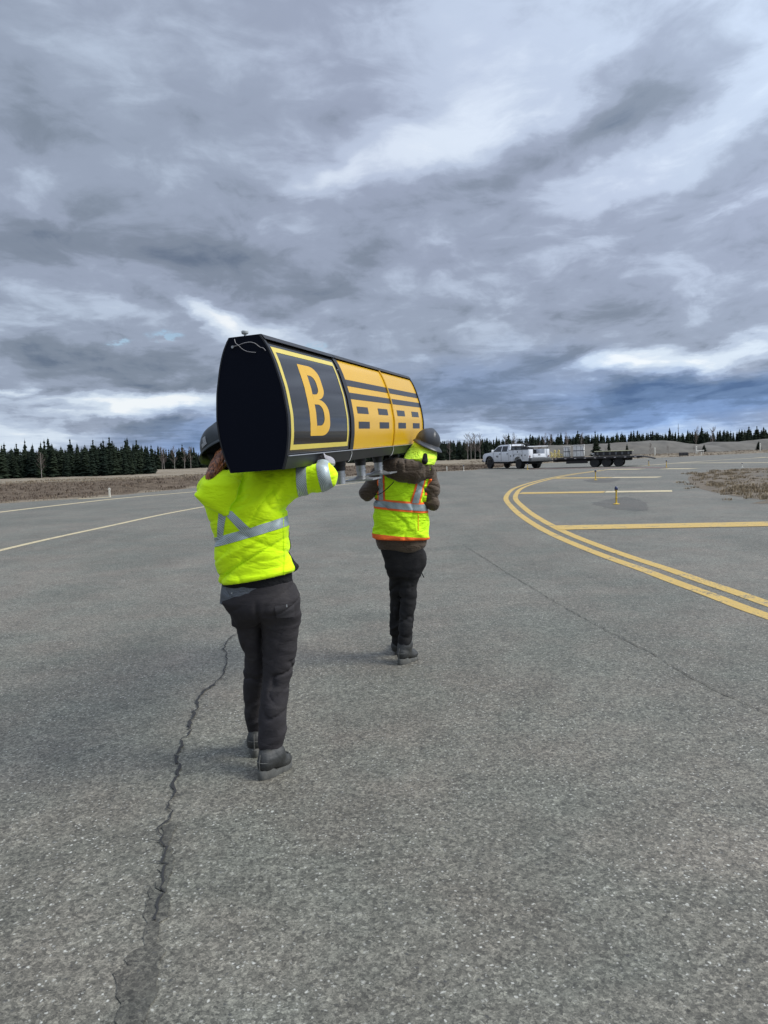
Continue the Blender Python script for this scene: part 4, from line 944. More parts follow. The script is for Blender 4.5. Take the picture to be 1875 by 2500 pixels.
# trousers
legR = smooth_secs([sec(636, 731, 1500, D1+.02, .100), sec(635, 733, 1525, D1+.02, .098), sec(639, 729, 1579, D1+.02, .088), sec(639, 721, 1624, D1+.02, .080), sec(638, 714, 1659, D1+.01, .076), sec(636, 709, 1690, D1-.0, .076), sec(632, 704, 1718, D1-.02, .077), sec(628, 701, 1748, D1-.03, .074), sec(626, 699, 1788, D1-.04, .068), sec(627, 694, 1810, D1-.045, .064), sec(633, 687, 1838, D1-.05, .058), sec(636, 684, 1846, D1-.05, .056)], 70)
legL = smooth_secs([sec(569, 645, 1490, D1+.03, .10), sec(571, 643, 1520, D1+.05, .095), sec(585, 645, 1569, D1+.08, .090), sec(593, 648, 1592, D1+.10, .085), sec(594, 651, 1620, D1+.12, .080), sec(593, 650, 1661, D1+.15, .077), sec(592, 648, 1700, D1+.18, .075), sec(594.6, 648, 1738, D1+.21, .070), sec(603, 650, 1760, D1+.22, .066), sec(606, 650, 1788, D1+.24, .064), sec(609, 652, 1806, D1+.24, .06)], 70)
hip1 = smooth_secs([sec(574, 729, 1520, D1+.02, .08), sec(568, 731, 1500, D1+.01, .120), sec(556, 732, 1482, D1, .132), sec(543, 731, 1462, D1, .135), sec(545, 721, 1442, D1, .125), sec(548, 712, 1420, D1, .115)])
def trous1(P, infl=0, wr=1.0):
    kz = W(600, 1650, D1).z; z = P[:, 2]
    kn = np.exp(-((z-kz)/.10)**2); an = np.exp(-((z-W(600, 1780, D1).z)/.10)**2)
    f1 = ridge(rotv(P, 'Y', R(-14)), (5, 5, 24), 4.0); f2 = ridge(rotv(P, 'Y', R(24)), (6, 6, 21), 7.0)
    c1_ = crease(rotv(P, 'Y', R(-24)), (5, 5, 17), 2, .075); c2_ = crease(rotv(P, 'Y', R(40)), (6, 6, 13), 6, .075)
    r_ = loft(P, legR, 2.2)-wr*(.005*f1*kn+.009*f2*an+.002*f1)+wr*(.006+.018*c1_*(kn+.15)+.018*c2_*(an+.30)+.010*crease(rotv(P, 'Y', R(70)), (4, 4, 9), 21))
    l_ = loft(P, legL, 2.2)-wr*(.004*f1*kn+.009*f2*an+.002*f2)+wr*(.006+.014*c1_*(kn+.2)+.016*c2_*(an+.3))
    h_ = loft(P, hip1, 2.4)-wr*.006*ridge(rotv(P, 'Y', R(20)), (5, 5, 15), 12)+wr*.008*crease(rotv(P, 'Y', R(30)), (4, 4, 13), 12, .08)
    # seat: shallow cleft
    cx = W(637, 1480, D1).x; h_ = h_+.018*np.exp(-((P[:, 0]-cx-.0)/.012)**2)*(P[:, 1] < D1-.02)*np.clip((W(600, 1455, D1).z-z)/.08, 0, 1)
    return smin(smin(r_, l_, .006), h_, .035)-infl
tr = smesh('trousers', trous1, v3(520, 1860, D1)-(0, .24, .0), v3(760, 1415, D1)+(0, .42, 0), .0062, M_TRO, p1)
# pockets stitched on the trousers
band(tr, 'cargo_pocket', [((0, D1+.05, 0), (.35, -1, 0)), pvert((692, 1518), (691, 1585), D1-.05), pline((690, 1520), (735, 1517.5), D1-.05, False), pline((690, 1582), (730, 1600), D1-.05)], .009, M_TRO_LIT, tr)
band(tr, 'pocket_flap', [((0, D1+.05, 0), (.35, -1, 0)), pvert((690, 1518), (689, 1545), D1-.05), pline((690, 1519), (735, 1516), D1-.05, False), pline((690, 1537), (735, 1545), D1-.05)], .015, M_TRO_LIT, tr)
band(tr, 'back_pocket', [((0, D1+.0, 0), (0, -1, 0)), pvert((672, 1470), (676, 1510), D1-.1), pvert((716, 1470), (716, 1510), D1-.1, False), pline((660, 1478), (735, 1470), D1-.1, False), pline((660, 1507), (735, 1509), D1-.1)], .005, M_TRO_LIT, tr)
MB().lathe([(0, 0), (.0035, 0), (.0035, .004), (0, .004)], v3(566, 1448, D1-.128), 8, Matrix.Rotation(R(90), 3, 'X')).build('rivet', M_ZINC, tr)
MB().lathe([(0, 0), (.003, 0), (.003, .012), (0, .012)], v3(700, 1482, D1-.138), 8).build('zip_pull', M_ZINC, tr)
b1 = boot(p1, G(634, 1906), G(708, 1866), M_BOOT, M_SOLE, shaft=v3(656, 1838, D1-.045))
b2_ = boot(p1, G(622, 1851), G(640, 1800), M_BOOT, M_SOLE, shaft=v3(628, 1808, D1+.24))
HM1 = headM(24, 24, -15); HC1 = v3(553, 1104, D1+.10)
hat1 = hat(p1, v3(547, 1090, D1+.085), headM(24, 22, -14), .142, .119, .118, M_HAT, .022)
# small flag of pale stripes stuck on the shell
fb_ = MB()
for k in range(7):
    for (u0, u1) in (((.0, 1.0),) if k < 3 else ((.42, 1.0),)):
        P_ = []
        for u in np.linspace(u0, u1, 6):
            for dz in (0, .0032):
                th = R(104+19*u); z = .010+k*.0062+dz; sr = z/.118; cr = math.sqrt(max(0, 1-sr*sr))**.86*1.02+.006
                P_.append(Vector((.1425*cr*math.cos(th)*1.006, .1195*cr*math.sin(th)*1.006, z)))
        for q in range(5): fb_.b.faces.new([fb_.b.verts.new(P_[i]) for i in (2*q, 2*q+2, 2*q+3, 2*q+1)])
fl_ = fb_.build('flag_sticker', mat('pale_sticker', (.55, .56, .56), .5), hat1, 30)
def hair1(P):
    pts = [v3(560, 1096, D1-.0), v3(546, 1116, D1-.045), v3(531, 1138, D1-.075), v3(518, 1162, D1-.105), v3(511, 1186, D1-.115)]
    d = chain(P, pts, (.040, .034, .027, .022, .006), .03)
    d = smin(d, chain(P, [v3(526, 1135, D1-.05), v3(519, 1160, D1-.10), v3(514, 1180, D1-.11)], (.022, .018, .006), .02), .02)
    return d-.004*ridge(P*np.array((1, 1, .35)), (60, 60, 26), 3)
def liner1(P):
    q = (P-HC1)@np.array(HM1); d = np.maximum(ell(q, (-.016, 0, .022), (.118, .098, .110)), q[:, 0]-.06); return np.maximum(d, q[:, 2]-.05)
smesh('hat_liner', liner1, HC1-.17, HC1+.17, .008, M_BLKC, p1)
hr = smesh('hair', hair1, v3(460, 1200, D1)-(0, .2, 0), v3(640, 1030, D1)+(0, .26, 0), .0055, M_HAIR, p1)
mb = MB(); rh = random.Random(5); HP = [Vector(v3(560, 1092, D1-.01)), Vector(v3(547, 1114, D1-.055)), Vector(v3(531, 1137, D1-.085)), Vector(v3(518, 1162, D1-.112)), Vector(v3(509, 1190, D1-.122))]
for k in range(210):
    a = rh.uniform(0, 6.28); q0 = rh.uniform(.5, 1); pts = []
    for i, p in enumerate(HP):
        r_ = (.044, .039, .033, .027, .010)[i]*q0; a += rh.uniform(-.25, .25); pts.append(p+Vector((math.cos(a)*r_, math.sin(a)*r_*.8, math.sin(a)*r_*.35+rh.uniform(-.016, .010)+(-.02 if i == 4 else 0)*rh.random())))
    mb.tube(crom(pts, 3), [.0016+.0026*rh.random()]*13, 4, False)
mb.build('hair_strands', M_HAIR, hr, 180)
def gaiter1(P):
    return loft(P, [(v3(540, 1160, D1)[2], v3(560, 1160, D1)[0], D1+.03, .07, .07), (v3(540, 1130, D1)[2], v3(548, 1130, D1)[0], D1+.06, .066, .07), (v3(540, 1108, D1)[2], v3(536, 1108, D1)[0], D1+.07, .078, .08)], 2)-.004*ridge(P, (14, 14, 34), 2)
smesh('neck_gaiter', gaiter1, v3(470, 1180, D1)-(0, .2, 0), v3(640, 1090, D1)+(0, .22, 0), .008, M_BLKC, p1)
GM = Matrix((Vector((-.25, .35, .9)).normalized(), Vector((0, 1, 0)), Vector((1, 0, 0)))); 
def frame(x, z):
    x = Vector(x).normalized(); z = Vector(z); z = (z-x*z.dot(x)).normalized(); y = z.cross(x); return Matrix((x, y, z)).transposed()
gl = glove(p1, v3(764, 1117, D1+.07), frame((-.80, .30, .32), (.25, -.75, .6)), M_GLV, -1, .8)
band(gl, 'glove_back_panel', [(v3(792, 1114, D1+.05), (1, .0, .45)), (v3(790, 1116, D1+.06), (.4, -.6, .9))], .0015, M_GLG, gl)
glove(p1, v3(702, 1148, D1+.42), frame((.5, .2, .8), (-.2, .3, -.6)), M_GLV, -1, .7)
def body1(P):
    d = jacket1(P, -.034, 0); d = np.minimum(d, trous1(P, -.030, 0)); d = smin(d, head_sdf(P, HC1, HM1), .02)
    d = smin(d, chain(P, [v3(592, 1170, D1+.02), v3(566, 1140, D1+.05), HC1+np.array((0, 0, -.06))], (.075, .056, .055), .03), .03)
    return d
smesh('body', body1, v3(470, 1850, D1)-(0, .26, 0), v3(840, 1020, D1)+(.02, .5, 0), .0125, M_SKIN, p1)
# ------------------------------------------------------------------ farther worker (vest over brown jacket)
D2 = 5.82
p2 = empty('person', (W(985, 1500, D2).x, D2, 0), 'farther worker in brown jacket and yellow green vest, holding the far sign end', 'person', 'workers carrying the sign')
t2 = smooth_secs([sec(924, 1036, 1334, D2, .135), sec(920, 1038, 1318, D2, .14), sec(919, 1037, 1296, D2, .135), sec(920, 1037, 1263, D2, .13), sec(921, 1036, 1235, D2, .13), sec(922, 1040, 1208, D2, .135), sec(922, 1048, 1180, D2, .135), sec(925, 1052, 1162, D2, .125), sec(934, 1052, 1148, D2, .11), sec(955, 1040, 1138, D2, .09), sec(975, 1030, 1124, D2+.02, .075)])
S2, E2, H2 = v3(1046, 1158, D2), v3(1056, 1229, D2-.05), v3(1008, 1140, D2+.20)
S2b, E2b, H2b = v3(934, 1158, D2), v3(895, 1205, D2-.04), v3(925, 1140, D2+.18)
def arms2(P):
    a = chain(P, [S2, (S2+E2)/2+np.array((.012, 0, 0)), E2, E2+(H2-E2)*.75], (.058, .051, .046, .036), .03); b_ = chain(P, [S2b, E2b, E2b+(H2b-E2b)*.78], (.060, .047, .038), .03)
    return np.minimum(a, b_)-.007*ridge(rotv(P, 'Y', R(18)), (8, 8, 16), 3)+.018*crease(rotv(P, 'Y', R(25)), (6, 6, 14), 3)+.012*crease(rotv(P, 'Y', R(-40)), (6, 6, 12), 13)
skirt2 = smooth_secs([sec(928, 1032, 1346, D2, .125), sec(923, 1040, 1330, D2, .138), sec(918, 1041, 1312, D2, .142), sec(921, 1038, 1290, D2, .13)])
def jacket2(P, infl=0):
    d = smin(loft(P, t2, 2.3), loft(P, skirt2, 2.3)-.006*ridge(P, (7, 7, 13), 5), .01)
    zb = v3(980, 1341, D2)[2]; d = np.maximum(d, zb+.03*np.cos((P[:, 0]-v3(1000, 1340, D2)[0])*9)**2*-.9+.012-P[:, 2])
    return smin(d, arms2(P), .04)-infl
jk2 = smesh('jacket', jacket2, v3(860, 1365, D2)-(0, .26, 0), v3(1095, 1105, D2)+(0, .36, 0), .0105, M_BRN, p2)
def vest2(P):
    d = loft(P, t2, 2.3)-.013
    low = np.clip((v3(980, 1245, D2)[2]-P[:, 2])/.1, 0, 1)
    d = d-(.012*ridge(rotv(P, 'Y', R(-32)), (4, 4, 14), 6)*low+.008*ridge(rotv(P, 'Y', R(-50)), (5, 5, 16), 2)*(1-low))-.003*ridge(P, (13, 13, 15), 6)+.020*crease(rotv(P, 'Y', R(-35)), (3, 3, 10), 4)+.012*crease(rotv(P, 'Y', R(40)), (5, 5, 9), 14)
    z0 = v3(980, 1314, D2)[2]; d = np.maximum(d, z0-P[:, 2]-.05*(P[:, 0]-v3(980, 1314, D2)[0])); d = np.maximum(d, P[:, 2]-v3(980, 1138, D2)[2])
    a1 = chain(P, [S2+np.array((.035, 0, -.01)), v3(1060, 1208, D2)], (.080, .062), .02); a2 = chain(P, [S2b-np.array((.04, 0, 0)), v3(900, 1200, D2)], (.080, .06), .02)
    return np.maximum(np.maximum(d, -a1), -a2)
vs_ = smesh('vest', vest2, v3(900, 1330, D2)-(0, .22, 0), v3(1075, 1130, D2)+(0, .22, 0), .0085, M_HV2, p2)
bk = ((0, D2+.02, 0), (0, -1, 0)); DB = D2-.13
band(vs_, 'hem_trim', [pline((915, 1305), (1041, 1314), DB, False)], .003, M_ORG, vs_)
band(vs_, 'waist_trim', [pline((918, 1218), (1042, 1228), DB, False), pline((918, 1243), (1042, 1254), DB)], .004, M_ORG, vs_)
band(vs_, 'waist_tape', [pline((918, 1222.5), (1042, 1233), DB, False), pline((918, 1238), (1042, 1249), DB)], .0065, M_TAP2, vs_)
for (a, b_, c, d) in (((921, 1145), (922, 1226), (938.5, 1145), (940.5, 1226)), ((1026, 1140), (1000, 1232), (1046, 1146), (1025, 1232))):
    band(vs_, 'brace_trim', [bk, pvert(a, b_, DB), pvert(c, d, DB, False), pline((918, 1221), (1042, 1231), DB)], .003, M_ORG, vs_)
for (a, b_, c, d) in (((924.5, 1145), (925.5, 1226), (934.5, 1145), (936.5, 1226)), ((1030.5, 1140), (1005, 1232), (1041.5, 1146), (1020.5, 1232))):
    band(vs_, 'brace_tape', [bk, pvert(a, b_, DB), pvert(c, d, DB, False), pline((918, 1221), (1042, 1231), DB)], .0052, M_TAP2, vs_)
band(vs_, 'armhole_trim', [bk, pvert((1055, 1140), (1037, 1212), DB), pline((900, 1210), (1080, 1210), DB)], .004, M_ORG, vs_)
MB().tube(crom([Vector(v3(1021, y, D2-.150)) for y in (1256, 1268, 1280, 1296)], 4), .0045, 6).build('seam_piping', cloth('amber_piping', (.95, .5, .02)), vs_)
def hood2(P):
    q = rotv(P-v3(995, 1151, D2-.13), 'Y', R(-9)); d = ell(q, (0, 0, 0), (.165, .082, .080)); d = smin(d, ell(q, (-.02, .04, .02), (.12, .06, .045)), .04)+.012*crease(q, (5, 5, 7), 3)
    return d-.011*ridge(q, (8, 8, 7), 3)-.010*ridge(q*np.array((1, 1, .6)), (20, 16, 8), 5)+.016*crease(q, (16, 8, 5), 9)*np.clip(q[:, 2]/.04+.3, 0, 1)-.010*ridge(q*np.array((1, 1, .6)), (24, 20, 10), 5)*np.clip(q[:, 2]/.05, -.2, 1)
smesh('hood', hood2, v3(925, 1190, D2)-(0, .26, 0), v3(1065, 1100, D2)+(0, .08, 0), .0085, M_BRN, p2)
HM2 = headM(4, -14, 20); HC2 = v3(1037, 1092, D2+.06)
def cover2(P):
    q = (P-HC2)@np.array(HM2)
    s_ = [(v3(1030, 1134, D2)[2], v3(1036, 1134, D2)[0], D2-.05, .070, .11), (v3(1030, 1120, D2)[2], v3(1024, 1120, D2)[0], D2-.03, .122, .145), (v3(1030, 1105, D2)[2], v3(1029, 1105, D2)[0], D2+.02, .112, .130), (v3(1030, 1090, D2)[2], v3(1035, 1090, D2)[0], D2+.05, .095, .115), (v3(1030, 1078, D2)[2], v3(1040, 1078, D2)[0], D2+.06, .085, .105)]
    d = loft(P, s_, 2.1)-.009*ridge(P, (9, 9, 13), 5)
    return np.maximum(np.abs(d+.008)-.006, q[:, 2]-.035)
smesh('neck_cover', cover2, v3(970, 1150, D2)-(0, .26, 0), v3(1085, 1065, D2)+(0, .25, 0), .0065, M_HV3, p2)
def tog(P): return cap(P, v3(1038, 1112, D2-.19), v3(1037, 1127, D2-.21), .014, .021)-.003*ridge(P, (30, 30, 30), 2)
smesh('cord_toggle', tog, v3(1026, 1138, D2-.2)-(0, .06, 0), v3(1050, 1100, D2-.2)+(0, .05, 0), .004, M_BLKC, p2)
HMh2 = headM(4, -16, 20)
hat2 = hat(p2, v3(1043, 1081, D2+.05), headM(196, 10, -20), .116, .094, .108, M_HAT2, .050, True)
def susp(P): q = (P-HC2)@np.array(HM2); return np.maximum(ell(q, (-.012, 0, .03), (.106, .085, .09)), q[:, 2]-.05)
smesh('hat_liner', susp, HC2-.15, HC2+.15, .008, M_BLKC, p2)
legs2R = smooth_secs([sec(968, 1034, 1385, D2, .095), sec(972, 1026, 1400, D2, .092), sec(974, 1020, 1436, D2, .088), sec(973, 1017, 1474, D2-.01, .078), sec(972, 1012, 1509, D2-.03, .073), sec(971, 1012, 1540, D2-.05, .070), sec(972, 1010, 1556, D2-.06, .064), sec(972, 1003, 1574, D2-.07, .056), sec(973, 1001, 1581, D2-.07, .054)], 60)
legs2L = smooth_secs([sec(944, 990, 1385, D2+.02, .10), sec(951, 990, 1403, D2+.04, .095), sec(950, 988, 1440, D2+.08, .085), sec(951, 990, 1487, D2+.12, .076), sec(954, 990, 1515, D2+.14, .072), sec(953, 990, 1537, D2+.16, .070), sec(957, 992, 1560, D2+.18, .06), sec(959, 990, 1577, D2+.19, .055)], 60)
hip2 = smooth_secs([sec(950, 1024, 1402, D2, .085), sec(941, 1036, 1378, D2, .105), sec(934, 1037, 1355, D2, .115), sec(928, 1033, 1336, D2, .125), sec(928, 1030, 1322, D2, .12)])
def trous2(P, infl=0, wr=1.0):
    z = P[:, 2]; kn = np.exp(-((z-v3(980, 1450, D2)[2])/.13)**2); an = np.exp(-((z-v3(980, 1545, D2)[2])/.10)**2)
    f1 = ridge(rotv(P, 'Y', R(-10)), (5, 5, 22), 14.0); f2 = ridge(rotv(P, 'Y', R(28)), (6, 6, 19), 17.0)
    r_ = loft(P, legs2R, 2.2)+.004-wr*(.005*f1*kn+.010*f2*an+.002*f1); l_ = loft(P, legs2L, 2.2)-wr*(.008*f1*kn+.013*f2*an+.004*f2)
    cc_ = wr*(.014*crease(rotv(P, 'Y', R(-18)), (4, 4, 16), 3, .09)+.010*crease(rotv(P, 'Y', R(70)), (4, 4, 8), 23)+.019*crease(rotv(P, 'Y', R(35)), (5, 5, 13), 4, .09)); r_ = r_+cc_; l_ = l_+cc_
    pk = ell(P, v3(1031, 1364, D2), (.030, .07, .060))
    return smin(smin(smin(r_, l_, .01), loft(P, hip2, 2.4)-wr*.006*f2, .04), pk, .02)-infl
tr2 = smesh('trousers', trous2, v3(915, 1592, D2)-(0, .22, 0), v3(1058, 1318, D2)+(0, .34, 0), .010, M_TRO2, p2)
MB().tube([v3(1029, 1398, D2-.06), v3(1032, 1404, D2-.07), v3(1035, 1410, D2-.07)], .004, 5).build('zip_pull', M_BLKC, tr2)
boot(p2, G(974, 1624), G(1016, 1607), M_BOOT, M_SOLE, shaft=v3(987, 1574, D2-.065), laces=False)
boot(p2, G(972, 1597), G(978, 1573), M_BOOT, M_SOLE, shaft=v3(974, 1574, D2+.19), laces=False)
glove(p2, v3(1004, 1134, D2+.22), frame((-.3, .2, .8), (.8, -.3, 0)), M_GLV, 1, .8)
glove(p2, v3(925, 1136, D2+.2), frame((.3, .3, .8), (-.7, -.4, 0)), M_GLV, -1, .8)
def body2(P):
    d = np.minimum(jacket2(P, -.034), trous2(P, -.030, 0)); d = smin(d, head_sdf(P, HC2, HM2), .02)
    return smin(d, chain(P, [v3(992, 1150, D2+.02), v3(1018, 1120, D2+.04), HC2+np.array((0, 0, -.05))], (.075, .058, .055), .03), .03)
smesh('body', body2, v3(860, 1592, D2)-(0, .26, 0), v3(1095, 1035, D2)+(0, .36, 0), .014, M_SKIN, p2)
cwire_pts = [W(962, 1176, 5.5), W(948, 1190, 5.55), W(934, 1202, 5.6), W(921, 1208, 5.65), W(912, 1205, 5.7)]
tc = MB().tube(crom(cwire_pts, 6), .0032, 6).build('cord', M_BLKC, p2, 180)
for pp in (p1, p2):
    L_ = pp.matrix_basis.translation.copy()
    for ch in list(COL.objects):
        if ch.parent is pp: ch.matrix_parent_inverse = Matrix.Translation(-L_)

# ------------------------------------------------------------------ utility truck
M_WHT = mat('white_truck_paint', (.76, .78, .79), .3, var=.05, vs=1.5, coat=.3, dirt=(.33, .31, .28), dsc=1.3, damt=.45)
M_TGL = mat('tinted_glass', (.012, .016, .018), .06, spec=.8); M_PLB = mat('black_plastic', (.018, .018, .019), .55); M_TYRE = mat('tyre_rubber', (.016, .016, .016), .85, dirt=(.06, .055, .05), dsc=5)
M_RIM = mat('dull_wheel_rim', (.10, .10, .10), .45, .5); M_LAMP = mat('red_lamp_plastic', (.10, .010, .010), .3); M_STEEL = mat('grey_step_bumper', (.13, .135, .135), .5, .4, var=.2); M_HDL = mat('headlamp_glass', (.55, .57, .6), .1)
def wheel(parent, c, r_=.40, wd=.25, side=1, dual=False):
    w_ = empty('wheel', c); w_.parent = parent
    RY = Matrix.Rotation(R(-90*side), 3, 'X')
    def tyre(o): return MB().lathe([(r_*.58, -wd/2), (r_*.93, -wd/2), (r_, -wd*.36), (r_, wd*.36), (r_*.93, wd/2), (r_*.58, wd/2)], (0, o*side, 0), 28, RY)
    m1 = tyre(0)
    if dual:
        RYm = RY; m1.lathe([(r_*.58, -wd/2), (r_*.93, -wd/2), (r_, -wd*.36), (r_, wd*.36), (r_*.93, wd/2), (r_*.58, wd/2)], (0, -wd*1.15*side, 0), 28, RY)
    m1.build('tyre', M_TYRE, w_, 40)
    MB().lathe([(r_*.60, wd*.40), (r_*.56, wd*.30), (r_*.30, wd*.18 if not dual else -.02), (r_*.26, wd*.34), (r_*.12, wd*.38), (0, wd*.38)], (0, 0, 0), 28, RY).build('rim', M_RIM, w_, 40)
    return w_
hd = Vector((-.457, .889, 0)); lf = Vector((-hd.y, hd.x, 0)); lw = G(1268, 1144.3)
trk = empty('utility_truck', lw-lf*.98, 'white crew cab utility truck with side tool lockers, towing the flatbed trailer', 'truck', rz=math.atan2(hd.y, hd.x))
CABW = 1.0
mb = MB(); mb.prism([(1.38, .60), (3.72, .60), (3.78, .80), (3.92, 1.00), (4.15, 1.10), (4.45, 1.10), (4.68, 1.00), (4.82, .80), (4.86, .62), (5.22, .60), (5.36, .72), (5.40, 1.05), (5.34, 1.24), (5.15, 1.34), (4.05, 1.46), (3.95, 1.48), (1.38, 1.48)], -CABW, CABW, .035)
mb.build('body', M_WHT, trk, 35)
def trapcab(pts_lo, z0, z1, w0, w1, nm, m_, par):
    mb = MB(); A = [mb.b.verts.new(p) for p in pts_lo]
    return mb
mb = MB(); gp = [(1.40, 1.47, .97), (4.02, 1.47, .97), (3.22, 2.02, .80), (2.9, 2.09, .77), (1.75, 2.10, .77), (1.47, 2.03, .79)]
A = [mb.b.verts.new((x, y, z)) for x, z, y in gp]; B_ = [mb.b.verts.new((x, -y, z)) for x, z, y in gp]
mb.b.faces.new(A); mb.b.faces.new(B_[::-1])
for k in range(6): mb.b.faces.new((A[k], B_[k], B_[(k+1) % 6], A[(k+1) % 6]))
bmesh.ops.bevel(mb.b, geom=mb.b.edges[:], offset=.03, segments=2, affect='EDGES')
roof = mb.build('roof', M_WHT, trk, 35)
def sidey(z): return .97+(.80-.97)*(z-1.47)/(2.02-1.47)
for s_ in (1, -1):
    for nm, q in (('window', [(2.62, 1.50), (3.80, 1.50), (3.20, 1.93), (2.62, 1.97)]), ('window', [(1.72, 1.50), (2.50, 1.50), (2.50, 1.97), (1.78, 1.97)])):
        V = [(x, s_*(sidey(z)+.008), z) for x, z in q]; link(nm, pym(nm, V+[(x, y-s_*.012, z) for x, y, z in V], [(0, 1, 2, 3), (7, 6, 5, 4), (0, 4, 5, 1), (1, 5, 6, 2), (2, 6, 7, 3), (3, 7, 4, 0)]), M_TGL, trk)
V = [(1.408, -.80, 1.56), (1.408, .80, 1.56), (1.478, .70, 1.97), (1.478, -.70, 1.97)]; link('rear_window', pym('rear_window', [(x-.018, y, z) for x, y, z in V]+V, [(0, 1, 2, 3), (7, 6, 5, 4), (0, 4, 5, 1), (1, 5, 6, 2), (2, 6, 7, 3), (3, 7, 4, 0)]), M_TGL, trk)
V = [(3.99, -.85, 1.52), (3.99, .85, 1.52), (3.28, .72, 1.99), (3.28, -.72, 1.99)]; link('windscreen', pym('windscreen', [(x+.02, y, z+.015) for x, y, z in V]+V, [(0, 1, 2, 3), (7, 6, 5, 4), (0, 4, 5, 1), (1, 5, 6, 2), (2, 6, 7, 3), (3, 7, 4, 0)]), M_TGL, trk)
for s_ in (1, -1):
    for x0, x1 in ((2.58, 3.70), (1.50, 2.54)):
        dm = MB(); 
        for (a, b_) in (((x0, .68), (x0, 1.47)), ((x1, .68), (x1, 1.47)), ((x0, .68), (x1, .68))): dm.box(((a[0]+b_[0])/2, s_*(CABW+.001), (a[1]+b_[1])/2), (abs(a[0]-b_[0])+.014, .006, abs(a[1]-b_[1])+.014))
        d_ = dm.build('door_gap', M_PLB, trk)
        MB().box((x0+.14, s_*(CABW+.02), 1.30), (.20, .035, .05), bev=.01).build('door_handle', M_PLB, trk)
    MB().box((3.62, s_*1.16, 1.56), (.10, .22, .26), bev=.03).box((3.66, s_*1.02, 1.50), (.05, .16, .04)).build('mirror', M_WHT if s_ > 0 else M_PLB, trk)
    mb = MB()
    for k in range(10):
        a0, a1 = math.pi*(k-.7)/8.6, math.pi*(k+.3)/8.6
        p = lambda a, r_: (4.30+r_*math.cos(a), .52+r_*1.02*math.sin(a))
        q = [p(a0, .52), p(a1, .52), p(a1, .62), p(a0, .62)]
        mb.prism(q, s_*(CABW-.03), s_*(CABW+.075))
    mb.build('fender_flare', M_PLB, trk)
    MB().box((5.34, s_*.78, 1.05), (.10, .34, .26), bev=.03).build('headlight', M_HDL, trk)
    MB().box((1.9+1.15, s_*(CABW+.005), .50), (3.2, .16, .06)).build('side_step', M_PLB, trk)
MB().box((3.15, CABW+.004, 1.10), (.34, .004, .10)).box((3.10, CABW+.004, 1.00), (.26, .004, .03)).build('door_lettering', mat('grey_lettering', (.16, .17, .18), .6), trk)
MB().box((5.40, 0, 1.02), (.05, 1.2, .34), bev=.02).build('grille', M_PLB, trk); MB().box((5.47, 0, .70), (.14, 2.0, .24), bev=.04).build('front_bumper', M_STEEL, trk)
MB().tube([(2.05, .55, 2.10), (2.2, .55, 2.34)], .016, 6).box((2.03, .55, 2.12), (.10, .05, .05)).build('antenna', M_PLB, trk)
# service body with side lockers
for s_ in (1, -1):
    mb = MB(); prof = [(1.30, .64), (.62, .64)]+[(.52*math.cos(a)*1.12, .50+.56*math.sin(a)) for a in np.linspace(.26, math.pi-.26, 9)]+[(-.62, .64), (-1.42, .64), (-1.42, 1.62), (1.30, 1.62)]
    mb.prism(prof, s_*.62, s_*1.13, .012); lk = mb.build('side_locker', M_WHT, trk, 35)
    mb = MB()
    for x in (.66, -.64): mb.box((x, s_*1.132, 1.12), (.016, .006, .92))
    mb.box((0, s_*1.132, 1.24), (1.28, .006, .016)); mb.box((-.06, s_*1.134, 1.625), (2.72, .04, .03)); mb.build('locker_seam', M_PLB, lk)
    for x, z in ((.98, 1.10), (.55, 1.12), (-.55, 1.12), (-1.02, 1.14), (0.02, 1.44)): MB().box((x, s_*1.142, z), (.09, .025, .12), bev=.01).build('latch', M_PLB, lk)
    MB().box((-1.435, s_*.94, 1.32), (.04, .26, .60), bev=.01).build('rear_post', M_WHT, trk)
    MB().box((-1.46, s_*.98, 1.02), (.04, .08, .16), bev=.01).build('tail_lamp', M_LAMP, trk)
    wheel(trk, (0, s_*.98, .40), .41, .22, s_, True); wheel(trk, (4.30, s_*.93, .40), .41, .26, s_)
MB().box((-.05, 0, .78), (2.7, 1.24, .08)).build('bed_floor', M_STEEL, trk); MB().box((-1.43, 0, 1.08), (.06, 1.22, .30), bev=.01).build('tailgate', M_WHT, trk)
MB().box((-1.465, .0, 1.14), (.02, .22, .07)).build('tailgate_handle', M_PLB, trk)
MB().box((-1.62, 0, .76), (.40, 2.20, .30), bev=.02).build('step_bumper', M_STEEL, trk); MB().box((1.9, 0, .52), (6.2, .8, .16)).box((-.2, 0, .42), (1.2, 1.7, .12)).build('chassis', M_PLB, trk)
MB().box((-1.9, 0, .55), (.35, .12, .10)).box((-.9, 0, .62), (1.2, 1.2, .20)).build('hitch', M_PLB, trk)
rk = MB()
for s_ in (1, -1):
    rk.tube([(1.22, s_*.85, 1.6), (1.22, s_*.85, 2.16)], .03, 6); rk.tube([(-1.30, s_*1.0, 1.62), (-1.30, s_*1.0, 2.30)], .03, 6)
    rk.tube([(-1.38, s_*1.0, 2.02), (-1.22, s_*1.0, 2.02)], .05, 6)
rk.tube([(1.22, -.85, 2.16), (1.22, .85, 2.16)], .03, 6).tube([(1.22, -.85, 1.88), (1.22, .85, 1.88)], .025, 6); rk.build('rack', M_PLB, trk)
MB().box((-1.30, 0, 1.86), (.14, 2.1, .07), bev=.01).build('crossbar', M_WHT, trk)
eq = MB(); rr = random.Random(4)
for k in range(9): eq.box((rr.uniform(-.9, 1.0), rr.uniform(-.45, .45), rr.uniform(1.2, 1.75)), (rr.uniform(.2, .5), rr.uniform(.1, .4), rr.uniform(.2, .5)), rot=Matrix.Rotation(rr.uniform(0, 1), 3, 'Z'))
